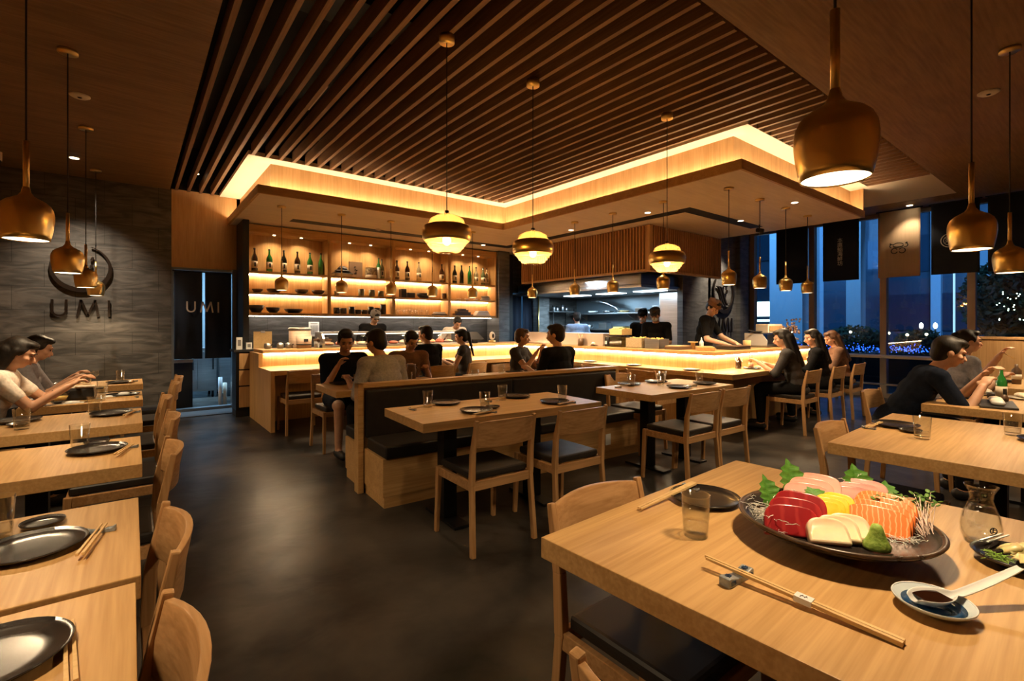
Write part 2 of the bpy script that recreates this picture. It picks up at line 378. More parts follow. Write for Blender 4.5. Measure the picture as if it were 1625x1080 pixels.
M['led'] = emis('warm_led_strip', (1.0, .74, .44), 20.0)
M['led_shelf'] = emis('shelf_led_strip', (1.0, .75, .46), 27.0)
M['led_bar'] = emis('counter_led_strip', (1.0, .74, .44), 32.0)
M['led_cool'] = emis('neutral_led_strip', (1.0, .86, .68), 14.0)
led = strip_along(.06, .035, SZ+.062, SZ+.075, 'led', 'led_strip', 8.66)
tag(led, 'warm LED strip tucked behind the lip of the dropped soffit', 'light strip')
# black slot track recessed under soffit
mb = MB(); zz = SZ-.004
mb.box(1.94, 6.26, 7.92, 8.14, zz, SZ+.002); mb.box(6.06, 6.26, 3.76, 7.92, zz, SZ+.002); mb.box(6.26, 8.2, 3.76, 3.96, zz, SZ+.002)
tag(mb.build('ceiling_slot', 'black'), 'long black L-shaped slot running along the soffit underside', 'ceiling slot')
# walls
struct(MB().box(-1.5, .47, 9.0, 9.12, 0, CZ).build('wall_back', 'slate'))
mb = MB(); mb.box(.47, 1.40, 9.0, 9.12, 2.21, CZ+.02); struct(mb.build('wall_back', 'panel'))
struct(MB().box(.43, 1.40, 9.0, 9.12, CZ+.02, 4.2).build('wall_back', 'void'))
struct(MB().box(1.34, 10.2, 9.12, 9.2, 2.9, 4.2).build('wall_back', 'void'))
mb = MB(); mb.box(.47, .50, 8.985, 9.13, .0, 2.21); mb.box(1.27, 1.34, 8.96, 9.13, 0, 2.24); mb.box(.47, 1.34, 8.985, 9.13, 2.19, 2.23); mb.box(.47, 1.3, 8.99, 9.13, 0, .05)
struct(mb.build('trim_5', pmat('door_frame_metal', (.16, .19, .22), .35, .7)))
struct(MB().box(1.34, 1.42, 8.4, 9.0, 0, SZ).build('wall_back', 'black'))
struct(MB().box(1.34, 6.9, 9.0, 9.12, 0, 4.1).build('wall_back', 'slate_dk'))
struct(MB().box(6.9, 7.62, 9.0, 9.12, 2.1, SZ+.1).build('wall_back', 'slate_dk'))
struct(MB().box(7.62, 9.3, 9.0, 9.12, 0, SZ+.1).build('wall_back', 'slate'))
struct(MB().box(6.33, 6.62, 8.55, 9.0, 0, SZ).build('wall_back', 'concrete_tile'))
struct(MB().box(6.62, 6.95, 8.85, 9.0, 0, SZ).build('wall_back', 'black'))
struct(MB().box(7.66, 8.0, 8.75, 9.0, 0, SZ).build('wall_back', 'concrete_tile'))
struct(MB().tube([(7.63, 8.72, 0), (7.63, 8.72, 2.3)], .018, 8).build('trim_6', 'brass'))
struct(MB().box(-1.5, -1.4, -2.3, 9.12, 0, CZ).build('wall_left', 'oak_z'))
struct(MB().box(-1.5, XW+.1, -2.3, -2.2, 0, CZ).build('wall_front', 'oak_z'))
struct(MB().box(9.2, 9.3, 5.3, 9.12, 0, SZ+.1).build('wall_kitchen', pmat('kitchen_wall_steel', (.20, .24, .27), .35, .5)))
struct(MB().box(8.3, XW, 5.30, 5.42, 0, CZ).build('wall_right', 'concrete_tile'))
struct(MB().box(10.35, 10.72, 5.22, 5.30, 0, CZ).build('wall_right', 'concrete_tile'))
# window wall
M['mullion'] = pmat('window_frame_metal', (.45, .36, .29), .45, .2)
mys = [5.25, 4.04, 2.84, 1.64, .44, -.76, -1.96]
for i in range(len(mys)-1):
    y1, y0 = mys[i], mys[i+1]
    w = empty('window_%d' % (i+1), (XW, y0, 0)); w['kind'] = 'structure'
    mb = MB(); wd = y1-y0
    mb.box(-.06, .08, -.05, .05, 0, CZ); mb.box(-.05, .05, .05, wd-.05, 0, .08); mb.box(-.05, .05, .05, wd-.05, CZ-.06, CZ)
    if i == 0: mb.box(-.06, .08, wd-.05, wd+.05, 0, CZ)
    mb.build('window_frame', 'mullion', w)
    MB().box(-.004, .004, .05, wd-.05, .08, CZ-.06).build('window_pane', 'window', w)
# ============================================================ back room through the doorway
struct(MB().box(-.4, 2.2, 12.0, 12.1, 0, 3).build('wall_storeroom', pmat('storeroom_wall', (.25, .30, .34), .6)))
struct(MB().box(.2, .3, 9.12, 12.0, 0, 3).build('wall_storeroom', bpy.data.materials['storeroom_wall']))
struct(MB().box(1.9, 2.0, 9.12, 12.0, 0, 3).build('wall_storeroom', bpy.data.materials['storeroom_wall']))
struct(MB().box(-.4, 2.2, 9.12, 12.1, 2.9, 3).build('ceiling', bpy.data.materials['storeroom_wall']))
lamp('storeroom_lamp', 'AREA', (1.0, 10.2, 2.85), 110, (.40, .72, 1.0), size=.9, rot=(0, 0, 0))
def steel_unit(x0, x1, y0, y1, z1, label, doors=2):
    r = empty('steel_cabinet', ((x0+x1)/2, y0, 0), 0, label, 'cabinet'); w = (x1-x0)/2
    MB().box(-w, w, 0, y1-y0, .12, z1).build('body', 'steel', r, bevel=.005)
    for k in range(doors):
        a = -w+2*w*k/doors+.012; b = -w+2*w*(k+1)/doors-.012
        dd = MB().box(a, b, -.02, 0, .16, z1-.06).build('door', 'steel', r, bevel=.004)
        MB().box(b-.06, b-.04, -.05, -.02, z1-.4, z1-.15).build('handle', 'blackmetal', dd)
    for sx in (-1, 1):
        for yy in (.05, y1-y0-.05): MB().tube([(sx*(w-.06), yy, 0), (sx*(w-.06), yy, .12)], .02, 8).build('foot', 'blackmetal', r)
steel_unit(.62, 1.25, 10.6, 11.2, .92, 'low steel cabinet standing in the blue-lit back room')
steel_unit(1.28, 1.8, 10.5, 11.2, 1.9, 'tall steel fridge standing in the blue-lit back room')
b = empty('waste_bin', (.63, 9.55, 0), 0, 'dark steel-lidded bin just inside the back-room doorway', 'bin')
MB().box(-.14, .14, -.2, .2, 0, .74).build('body', 'black', b, bevel=.01); MB().box(-.15, .15, -.21, .21, .74, .80).build('lid', 'steel', b, bevel=.01)
for k, xx in enumerate((1.15, 1.22)):
    c = empty('rolled_mat', (xx, 9.32+.03*k, 0), 0, ('pale rolled mat standing on end inside the doorway, nearer the bin', 'brown rolled mat standing on end by the door jamb')[k], 'mat')
    MB().lathe([(.03, 0), (.03, .48-.1*k)], 12).build('roll', ('white', 'cream')[k], c)
struct(MB().box(.45, 1.45, 8.45, 8.95, 0, .012).build('trim_7', pmat('door_mat', (.02, .02, .022), .9)))

# logo strokes --------------------------------------------------
def stroke(mb, pts, w, z0, z1, plane='xz', flip=1):
    """flat stroke of width w along 2D pts, extruded"""
    n = len(pts); L = []; Rr = []
    for i, p in enumerate(pts):
        a = Vector(pts[max(0, i-1)]); b = Vector(pts[min(n-1, i+1)]); t = (b-a).normalized(); nn = Vector((-t.y, t.x))
        ww = w[i] if isinstance(w, (list, tuple)) else w
        L.append(Vector(p)+nn*ww/2); Rr.append(Vector(p)-nn*ww/2)
    for i in range(n-1):
        q = [L[i], L[i+1], Rr[i+1], Rr[i]]
        mb.poly([(v.x, v.y) for v in q], z0, z1, plane)
def umi(mb, h, z0, z1, plane='xz', gap=.42, thin=.12, cx=0., cz=0., mir=1):
    """letters U M I centred on cx, baseline cz"""
    t = h*thin; uw = h*.72; mw = h*.95; tot = uw+gap*h+mw+gap*h+t; x = -tot/2
    P = lambda pts: [(cx+mir*px, cz+pz) for px, pz in pts]
    r = uw/2-t/2
    arc = [(x+uw/2+r*math.cos(a), r+t/2+r*math.sin(a)) for a in [PI+PI*k/10 for k in range(11)]]
    stroke(mb, P([(x+t/2, h)]+arc+[(x+uw-t/2, h)]), t, z0, z1, plane)
    x += uw+gap*h
    stroke(mb, P([(x, 0), (x+mw*.16, h)]), t, z0, z1, plane); stroke(mb, P([(x+mw*.16, h), (x+mw/2, h*.08)]), t, z0, z1, plane)
    stroke(mb, P([(x+mw/2, h*.08), (x+mw*.84, h)]), t, z0, z1, plane); stroke(mb, P([(x+mw*.84, h), (x+mw, 0)]), t, z0, z1, plane)
    x += mw+gap*h; stroke(mb, P([(x+t/2, 0), (x+t/2, h)]), t, z0, z1, plane)
def emblem(parent, r):
    """crescent ring, two wave strokes and three dots, each a part"""
    z0, z1 = -.05, -.02
    A = [R(130)+R(300)*k/36 for k in range(37)]; mb = MB()
    stroke(mb, [(r*math.cos(a), r*math.sin(a)) for a in A], [.03*r+.17*r*math.sin(PI*k/36)**1.2 for k in range(37)], z0, z1); mb.build('emblem_ring', 'bronze', parent)
    for s in (-.18, .06):
        mb = MB(); pts = [(r*(s-.50+.95*u), r*(.30-.95*u+.16*math.sin(u*2*PI))) for u in [k/14 for k in range(15)]]
        stroke(mb, pts, [.02*r+.09*r*math.sin(PI*k/14) for k in range(15)], z0, z1); mb.build('wave_stroke', 'bronze', parent)
    for dx, dz in ((.08, .32), (.34, .34), (.30, -.02)):
        mb = MB(); stroke(mb, [(r*dx, r*dz), (r*(dx+.06), r*(dz+.16))], .09*r, z0, z1); mb.build('emblem_dot', 'bronze', parent)
# left wall sign
s = empty('wall_sign', (-.555, 9.0, 2.14), 0, 'round wave emblem above raised dark UMI letters on the left slate wall', 'sign')
emblem(s, .31)
mb = MB(); umi(mb, .235, -.045, -.02, cz=-.68); mb.build('lettering', 'bronze', s)
# right wall sign (behind the tall chef)
s = empty('wall_sign', (9.74, 5.30, 2.02), 0, 'round wave emblem above thin UMI letters on the grey wall beside the kitchen', 'sign')
emblem(s, .40)
mb = MB(); umi(mb, .30, -.045, -.02, cz=-.83, thin=.1, gap=.3); mb.build('lettering', 'bronze', s)
# noren in the left doorway: two hanging panels with letters across
def noren_panel(w, h, amp=.012, n=14):
    mb = MB(); vs = []; fs = []
    for side in (0, 1):
        for j in range(2):
            for i in range(n+1):
                u = i/n; vs.append((u*w, amp*math.sin(u*11)*(.4+j*.8)+side*.004, -j*h))
    m_ = n+1
    for i in range(n):
        fs.append((i, i+1, m_+i+1, m_+i)); a = 2*m_; fs.append((a+i+1, a+i, a+m_+i, a+m_+i+1))
    for i in range(n): fs.append((i+1, i, 2*m_+i, 2*m_+i+1)); fs.append((m_+i, m_+i+1, 3*m_+i+1, 3*m_+i))
    fs.append((0, m_, 3*m_, 2*m_)); fs.append((m_-1, 3*m_-1, 4*m_-1, 2*m_-1))
    return mb.add(vs, fs, True)
nr = empty('noren_curtain', (.50, 8.975, 2.17), 0, 'split indigo door curtain printed UMI in the left rear doorway', 'curtain')
noren_panel(.365, 1.35).build('curtain_panel', 'indigo', nr); noren_panel(.36, 1.35).build('curtain_panel', 'indigo', nr, loc=(.40, 0, 0))
MB().tube([(-.02, 0, .005), (.79, 0, .005)], .012, 8).build('rod', 'blackmetal', nr)
mb = MB(); umi(mb, .17, -.035, -.028, cx=.37, cz=-.63, gap=.38); mb.build('lettering', 'lettering', nr)
nr = empty('noren_curtain', (6.98, 8.93, 2.05), 0, 'split indigo curtain in the narrow doorway beside the kitchen', 'curtain')
noren_panel(.29, 1.3).build('curtain_panel', 'indigo', nr); noren_panel(.28, 1.3).build('curtain_panel', 'indigo', nr, loc=(.33, 0, 0))
MB().tube([(-.05, 0, .005), (.68, 0, .005)], .012, 8).build('rod', 'steel', nr)
struct(MB().box(6.9, 7.7, 10.2, 10.3, 0, 2.6).build('wall_passage', bpy.data.materials['storeroom_wall']))
lamp('passage_lamp', 'AREA', (7.3, 9.6, 2.4), 10, (.4, .72, 1.0), size=.5)
# window banners
def banner(y, label, mat, art=None):
    r = empty('window_banner', (10.62, y, 3.36), R(-90), label, 'banner')
    noren_panel(.60, 1.17, .010).build('cloth', mat, r, loc=(-.30, 0, 0))
    MB().tube([(-.33, 0, .01), (.33, 0, .01)], .01, 8).build('rod', 'blackmetal', r)
    if art:
        mb = MB(); art(mb); mb.build('print', 'ink' if mat == 'linen' else 'lettering', r)
    return r
def art_crab(mb):   # small ink seal: cap, eyes and two looping strokes
    ar = lambda cx, cz, rx, rz, a0, a1, n=14: [(cx+rx*math.cos(R(a0+(a1-a0)*k/n)), cz+rz*math.sin(R(a0+(a1-a0)*k/n))) for k in range(n+1)]
    Y0, Y1 = -.030, -.024; c = -.62
    stroke(mb, ar(0, c, .075, .045, 10, 170), .012, Y0, Y1); stroke(mb, ar(0, c-.005, .07, .022, 180, 360), .02, Y0, Y1)
    stroke(mb, ar(-.055, c-.09, .045, .045, 30, 340), .014, Y0, Y1); stroke(mb, ar(.055, c-.09, .045, .045, -160, 150), .014, Y0, Y1)
    stroke(mb, ar(-.09, c, .03, .03, 60, 260), .013, Y0, Y1); stroke(mb, ar(.10, c, .035, .03, -120, 60), .013, Y0, Y1)
    stroke(mb, [(-.12, c+.045), (-.10, c+.03)], .02, Y0, Y1); stroke(mb, [(.10, c+.03), (.13, c+.045)], .02, Y0, Y1)
def art_ring(mb):
    for rr, w in ((.11, .010), (.075, .007)): stroke(mb, [(-.06+rr*math.cos(2*PI*k/28), -.62+rr*math.sin(2*PI*k/28)) for k in range(29)], w, -.03, -.024)
    for s in (-.03, 0, .03): stroke(mb, [(-.06-.05+.1*u, -.62+s+.02*math.sin(u*6)) for u in [k/8 for k in range(9)]], .008, -.03, -.024)
banner(4.29, 'plain dark banner hanging farthest left in the windows, by the kitchen wall', 'indigo')
bt = banner(3.42, 'dark banner with one column of white brush characters, left of the cream one', 'indigo')
for k, ch in enumerate('本鷹鮨海鮮坊'):
    cu = bpy.data.curves.new('character', 'FONT'); cu.body = ch; cu.size = .095; cu.extrude = .001; cu.align_x = 'CENTER'; cu.materials.append(M['lettering'])
    q = bpy.data.objects.new('character', cu); COL.objects.link(q); dg = bpy.context.evaluated_depsgraph_get(); me = bpy.data.meshes.new_from_object(q.evaluated_get(dg))
    bpy.data.objects.remove(q); o = bpy.data.objects.new('character', me); COL.objects.link(o); o.parent = bt; o.location = (0, -.028, -.44-.088*k); o.rotation_euler = (R(90), 0, 0)
banner(2.53, 'cream linen banner with a small black ink seal in the window', 'linen', art_crab)
banner(1.79, 'dark banner with a pale ring crest, right of the cream banner', 'indigo', art_ring)
banner(1.10, 'plain dark banner hanging farthest right in the windows', 'indigo')
# ============================================================ SUSHI COUNTER
TZ = .77
XE = 9.0     # kitchen-side end of the right wing
def Lband(y_a, x_b, y_c, ya2, xb2, yc2, z0, z1, mat, name, parent, x0=1.41, bevel=0):
    mb = MB(); mb.poly([(x0, y_a), (x_b, y_a), (x_b, y_c), (XE, y_c), (XE, yc2), (xb2, yc2), (xb2, ya2), (x0, ya2)], z0, z1)
    return mb.build(name, mat, parent, bevel=bevel)
ct = empty('sushi_counter', (0, 0, 0), 0, 'long oak sushi counter wrapping the kitchen with a glowing raised front', 'counter')
Lband(6.62, 5.45, 2.84, 7.45, 5.90, 3.34, TZ-.06, TZ, 'oak_x', 'ledge', ct, bevel=.004)
Lband(7.40, 5.85, 3.30, 7.46, 5.91, 3.36, 0, .955, 'oak_z', 'front_panel', ct)
Lband(7.36, 5.80, 3.25, 7.98, 6.38, 3.84, .955, 1.0, 'oak_x', 'countertop', ct, bevel=.004)
MB().poly([(6.62, 0), (7.36, 0), (7.36, 0), (8.0, 0), (8.0, .955), (7.36, .955), (7.36, TZ-.06), (6.62, TZ-.06)], 1.36, 1.41, 'yz').build('end_panel', 'oak_z', ct)
MB().box(1.36, 1.41, 6.62, 7.36, TZ-.06, TZ).build('end_panel', 'oak_z', ct)
Lband(7.415+.0, 5.865, 3.315, 7.43, 5.88, 3.33, .935, .95, 'black', 'light_channel', ct)
Lband(7.365, 5.815, 3.265, 7.385, 5.835, 3.285, .938, .953, 'led_bar', 'led_strip', ct, x0=1.43)
Lband(7.46, 5.91, 3.36, 7.95, 6.35, 3.80, 0, .95, 'black', 'cabinet_base', ct)
MB().box(1.0, 1.0, 0, 0, 0, 0) if False else None
# sushi case on the left wing
def ramp_noise(x): return noise.noise(Vector((x*3.1, 1.7, 0)))
sc = empty('sushi_display_case', (3.5, 7.50, 1.0), 0, 'long glass-fronted sushi display case on the left wing of the counter', 'display case')
MB().box(-1.25, 1.25, 0, .38, 0, .035).build('tray', 'steel', sc, bevel=.004)
prof = [(0, .0), (-.02, .05), (-.015, .12), (.03, .18), (.08, .20)]
mb = MB(); vs = []; fs = []
for sgn, xx in ((0, -1.22), (1, 1.22)):
    for (y, z) in prof: vs.append((xx, y+.01, z+.035))
n = len(prof)
for i in range(n-1): fs.append((i, i+1, n+i+1, n+i))
g = MB().add(vs, fs, True).build('curved_glass', 'glass', sc)
mb = MB(); 
for xx in (-1.25, 1.22): mb.poly([(0, 0), (-.02, .06), (-.015, .14), (.03, .21), (.09, .235), (.38, .235), (.38, 0)], xx, xx+.03, 'yz')
mb.build('end_cap', 'steel', sc)
MB().box(-1.22, 1.22, .07, .38, .215, .24).build('top_shelf', 'steel', sc, bevel=.003)
MB().box(-1.2, 1.2, .09, .10, .20, .213).build('case_light', emis('case_light', (1, .85, .65), 2), sc)
fish_m = [pmat('fish_'+k, c, .35) for k, c in dict(a=(.65, .30, .16), b=(.55, .12, .08), c=(.75, .55, .42), d=(.78, .68, .5), e=(.62, .45, .18)).items()]
for k in range(13):
    x = 3.5-1.1+k*.178
    f = MB().ell((0, 0, .02), (.075, .10, .03+.012*(k % 3))).build('fish_block', fish_m[k % 5], None, loc=(x, 7.68, 1.036))
    tag(f, 'piece of fish laid out inside the glass sushi case', 'fish', 'fish pieces inside the sushi case')
# low steel glass guard on the middle wing
gb = empty('counter_guard', (6.08, 6.2, 1.0), 0, 'pale metal and glass guard standing on the counter in front of the kitchen', 'screen')
MB().box(-.13, -.11, -.95, .95, 0, .20).build('front_sheet', pmat('champagne_metal', (.45, .36, .30), .3, .6), gb, bevel=.004)
MB().box(-.13, .20, -.95, .95, .19, .21).build('top_plate', bpy.data.materials['champagne_metal'], gb, bevel=.004)
MB().box(-.13, .20, -.97, -.95, 0, .21).build('end_plate', bpy.data.materials['champagne_metal'], gb); MB().box(-.13, .20, .95, .97, 0, .21).build('end_plate', bpy.data.materials['champagne_metal'], gb)
# ------------------------------------------------------------ back-bar shelving
sh = empty('bottle_shelf', (1.42, 8.62, SZ), 0, 'wide lit oak shelving unit of four bays holding bottles and bowls', 'shelving')
X1 = 6.31-1.42; TOP = -.02; BOT = 1.50-SZ; dp = .32
BX = [0, X1*.262, X1*.262+X1*.245, X1*.262+X1*.245*2+.02, X1]
MB().box(0, X1, dp-.02, dp, BOT, TOP).build('back_panel', 'oak_z', sh)
MB().box(0, X1, 0, dp, -.14, TOP).build('header', 'oak_x', sh); MB().box(0, X1, 0, dp, BOT, BOT+.045).build('shelf_board', 'oak_x', sh)
SH1 = BOT+.045+.30; SH2 = SH1+.035+.30
for zz in (SH1, SH2):
    for i in range(4): MB().box(BX[i]+.03, BX[i+1]-.03, 0, dp-.02, zz, zz+.03).build('shelf_board', 'oak_x', sh)
for i, bx in enumerate(BX): MB().box(max(0, bx-.03), min(X1, bx+.03), -.01, dp, BOT, TOP).build('upright', 'oak_z', sh)
for i in range(4):
    a, b_ = BX[i]+.05, BX[i+1]-.05
    for zz in (SH1, SH2): MB().box(a, b_, dp-.06, dp-.035, zz-.012, zz-.002).build('led_strip', 'led_shelf', sh)
    for u in (.32, .68):
        x = a+(b_-a)*u
        MB().lathe([(.022, 0), (.022, .006)], 12).build('puck_light', 'diffuser', sh, loc=(x, .12, -.147))
        lamp('puck_lamp', 'SPOT', (1.42+x, 8.74, SZ-.16), 10.0, WARM, None, .02, 140, 1.0)
mb = MB().box(1.44, 6.29, 8.80, 8.83, 1.487, 1.497).build('led_strip', 'led_cool'); tag(mb, 'white LED strip under the bottle shelving lighting the slate', 'light strip')
SZ1 = SZ+SH2+.03; SZ2 = SZ+SH1+.03; SZ3 = SZ+BOT+.045   # shelf surfaces top, middle, bottom
# bottles
lab = pmat('bottle_label', (.62, .52, .38), .6)
bglass = {k: pmat('bottle_glass_'+k, c, .08, 0, Coat_Weight=.5) for k, c in dict(green=(.02, .16, .03), brown=(.045, .016, .006), dark=(.012, .014, .010), clear=(.40, .33, .20), olive=(.10, .12, .05)).items()}
def bottle_proto(kind, h=.385, r=.047, label=True):
    b = empty('sake_bottle', (0, 0, -9), 0, 'x', 'bottle')
    s = h/.34
    MB().lathe([(r*.9, 0), (r, .008), (r, .19*s), (r*.85, .215*s), (r*.36, .26*s), (r*.30, .29*s), (r*.32, .325*s)], 20).build('glass_body', bglass[kind], b)
    MB().lathe([(r*.36, .318*s), (r*.36, h)], 14).build('cap', 'bronze', b)
    if label: MB().lathe([(r*1.015, .05*s), (r*1.015, .15*s)], 20).build('label', lab, b); MB().box(-.012, .012, -r*1.06, -r*.98, .07*s, .13*s).build('label_print', 'ink', b)
    return Proto(b)
BP = {k: bottle_proto(k) for k in bglass}
BPn = {k: bottle_proto(k, .40, .044, False) for k in ('dark', 'green')}
xs_ = [1.56, 1.78, 2.00, 2.215, 2.42]
for x, k, t in zip(xs_, ['brown', 'green', 'dark', 'brown', 'green'],
    ['brown sake bottle with cream label, first from the left on the top shelf', 'bright green sake bottle, second from the left on the top shelf',
     'dark sake bottle in the middle of the five at the left of the top shelf', 'brown sake bottle just left of the second green one, leftmost bay', 'green sake bottle with white label at the right of the five in the leftmost bay']):
    BP[k]((x, 8.76, SZ1), 0, t, 'sake bottles in the leftmost top bay')
for x, k, t in [(2.62, 'green', 'small green bottle tucked by the right side of the leftmost top bay')]:
    BPn[k]((x, 8.82, SZ1), 0, t)
Y = 8.76
for x, k, lb, t in [(4.03, 'brown', 1, 'brown bottle at the left end of the third top bay'), (4.25, 'brown', 1, 'brown labelled bottle, second in the third top bay'), (4.50, 'clear', 1, 'clear labelled bottle, third in the third top bay'),
    (5.02, 'brown', 1, 'brown bottle near the right end of the third top bay'), (5.13, 'olive', 1, 'olive bottle touching the right side of the third top bay'),
    (5.33, 'dark', 1, 'dark labelled bottle at the left end of the rightmost top bay'), (5.50, 'dark', 0, 'plain dark tall bottle, second in the rightmost top bay'), (5.70, 'green', 0, 'plain dark green tall bottle, third in the rightmost top bay'),
    (5.87, 'clear', 1, 'slim clear bottle, fourth in the rightmost top bay'), (6.05, 'olive', 1, 'squat olive bottle, fifth in the rightmost top bay'), (6.18, 'clear', 1, 'clear bottle at the far right end of the top shelf'),
    (3.66, 'green', 0, 'green bottle at the right end of the second top bay'), (3.74, 'olive', 1, 'olive bottle against the right side of the second top bay')]:
    (BP[k] if lb else BPn[k])((x, Y+(.05 if x in (5.13, 6.18, 3.74) else 0), SZ1), 0, t, 'bottles on the top shelf')
# second bay top: miniature roof model, calligraphy board, sake barrel, white jar
rm = empty('castle_ornament', (2.98, 8.76, SZ1), 0, 'dark tiered roof ornament on a pale block, second top bay', 'ornament')
MB().box(-.16, .16, -.07, .07, 0, .06).build('base', 'cream', rm, bevel=.01)
mb = MB()
for k, (w, z) in enumerate(((.18, .06), (.13, .105), (.08, .15))):
    mb.add([(-w, -.08+.02*k, z), (w, -.08+.02*k, z), (w, .08-.02*k, z), (-w, .08-.02*k, z), (-w*.5, 0, z+.045), (w*.5, 0, z+.045)], [(0, 1, 5, 4), (2, 3, 4, 5), (0, 4, 3), (1, 2, 5), (0, 3, 2, 1)])
mb.build('roof', 'black', rm)
cb = empty('calligraphy_board', (3.26, 8.85, SZ1), 0, 'brown board with dark brush calligraphy in the second top bay', 'board')
MB().box(-.125, .125, 0, .02, 0, .30).build('board', pmat('board_brown', (.20, .13, .08), .6), cb)
mb = MB(); rr = random.Random(3)
for (x, z) in ((-.02, .20), (.0, .15), (-.01, .09)):
    for k in range(4): a = rr.uniform(0, PI); stroke(mb, [(x-.03*math.cos(a), z-.02*math.sin(a)), (x+.03*math.cos(a), z+.02*math.sin(a))], .007, -.004, .001)
mb.build('brushwork', 'ink', cb)
br = empty('sake_barrel', (3.52, 8.76, SZ1), 0, 'straw-wrapped sake barrel with dark pattern in the second top bay', 'barrel')
MB().lathe([(.095, 0), (.105, .03), (.11, .12), (.10, .21)], 20).build('drum', noisy('straw_wrap', (.08, .05, .03), (.55, .45, .28), (30, 30, 30), (.7, .9), bump=.3), br)
MB().lathe([(.105, 0), (.112, .01), (.112, .06), (.105, .065)], 20).build('band', 'cream', br); MB().lathe([(.104, .19), (.104, .215)], 20).build('rim', 'stick', br)
w_ = MB().lathe([(.028, 0), (.03, .01), (.03, .2), (.02, .21)], 16).build('jar', 'white', None, loc=(3.585+.07, 8.70, SZ1)); 
w_.location.x = 3.62; w_.location.y = 8.66
tag(w_, 'slim white cylinder jar beside the straw barrel', 'jar')
# vessels (each a thing)
def bowl(r, h, mat='ceramic', n=20, foot=.5, t=.006):
    return MB().shell([(r*foot, 0), (r*foot, .008), (r*.85, h*.45), (r, h)], t, n)
def vessel(kind, x, z, r, h, mat, label, group, y=8.74, flat=None):
    mb = MB()
    if kind == 'bowl': mb.lathe([(r*.5, 0), (r*.85, h*.45), (r, h), (r-.008, h), (r*.78, h*.5), (.0005, .012)], 20)
    elif kind == 'cup': mb.lathe([(r*.85, 0), (r, h*.1), (r, h), (r-.006, h), (r-.008, .012), (.0005, .012)], 20)
    elif kind == 'box': mb.box(-r, r, -.07, .07, 0, h); 
    o = mb.build({'bowl': 'bowl', 'cup': 'tea_cup', 'box': 'tray'}[kind], mat, None, loc=(x, y, z), bevel=.006 if kind == 'box' else 0)
    return tag(o, label, {'bowl': 'bowl', 'cup': 'cup', 'box': 'tray'}[kind], group)
brownc = pmat('brown_stoneware', (.10, .055, .03), .4); celad = pmat('celadon', (.16, .17, .11), .35); blackc = pmat('black_stoneware', (.02, .016, .014), .4)
for i, (x, r, h) in enumerate([(1.60, .085, .055), (1.85, .12, .065), (2.28, .11, .075), (2.55, .11, .07)]):
    vessel('bowl', x, SZ2, r, h, brownc, ['small shallow brown bowl at the left end of the middle shelf', 'wide brown bowl, second on the middle shelf of the leftmost bay', 'round brown bowl right of the hanging lamp, leftmost bay middle shelf', 'wide brown bowl at the right of the leftmost bay middle shelf'][i], 'brown bowls on the middle shelf')
for i, (x, r, h) in enumerate([(1.58, .12, .12), (1.83, .11, .09), (2.15, .15, .07)]):
    vessel('bowl', x, SZ3, r, h, blackc, ['deep black bowl at the left end of the bottom shelf', 'black bowl, second on the bottom shelf', 'wide shallow black bowl, third on the bottom shelf'][i], 'black bowls on the bottom shelf')
vessel('cup', 2.87, SZ2, .045, .075, celad, 'small squat green-brown cup at the left of the second bay middle shelf', None)
for i, x in enumerate((3.32, 3.52, 3.70)): vessel('cup', x, SZ2, .055, .13-.01*i, celad, ['tall celadon cup, left of three on the second bay middle shelf', 'tall celadon cup, middle of three on the second bay middle shelf', 'tall celadon cup, right of three on the second bay middle shelf'][i], 'celadon cups')
for i, x in enumerate((2.87, 2.99, 3.14, 3.26, 3.38)):
    vessel('cup', x, SZ3, .055, (.11, .105, .13, .08, .08)[i], blackc, ['first black cup from the left in the second bay bottom shelf', 'second black cup from the left in the second bay bottom shelf', 'tall middle black cup in the second bay bottom shelf', 'short black cup, fourth in the second bay bottom shelf', 'short black cup, fifth in the second bay bottom shelf'][i], 'black cups on the bottom shelf')
for i, x in enumerate((3.50, 3.62, 3.74)):
    vessel('cup', x, SZ3, .055, (.14, .12, .19)[i], blackc, ['black mug above the capped chef, right part of the second bay', 'black tumbler next to the tall jar, second bay bottom', 'tallest black jar at the right end of the second bay bottom shelf'][i], 'black cups on the bottom shelf')
vessel('box', 4.14, SZ2, .05, .17, blackc, 'upright dark box behind the hanging lamp, third bay middle shelf', None); vessel('box', 4.30, SZ2, .07, .10, blackc, 'low dark box in the third bay middle shelf', None)
vessel('bowl', 4.60, SZ2, .15, .10, blackc, 'large black serving bowl in the third bay middle shelf', None)
vessel('bowl', 5.06, SZ2, .05, .12, brownc, 'small brown jar at the right end of the third bay middle shelf', None)
for i in range(12):
    q = MB().shell([(.024, 0), (.026, .004), (.032, .10)], .002, 12).build('glass_tumbler', 'glass', None, loc=(4.02+.062*i, 8.72+.05*(i % 2), SZ3))
    tag(q, 'small clear tumbler in the row on the bottom shelf, third bay', 'glass', 'tumblers on the bottom shelf')
for i in range(3): vessel('box', 4.95+.0*i, SZ3+.022*i, .14-.02*i, .02, 'white' if i else blackc, ['dark plate at the bottom of the small stack, third bay', 'white plate in the middle of the small stack, third bay', 'white plate on top of the small stack, third bay'][i], 'plate stack in the third bay')
for i in range(6): vessel('box', 5.52-.03*(i % 2), SZ3+.024*i, .22-.03*i, .022, brownc if i % 2 else blackc, 'dark serving tray in the stepped stack at the left of the rightmost bay', 'dark tray stack in the rightmost bay')
for i in range(4): vessel('box', 6.0, SZ3+.026*i, .19-.02*i, .022, 'white' if i % 2 else 'cream', 'pale serving dish in the stack at the right end of the bottom shelf', 'pale dish stack in the rightmost bay')
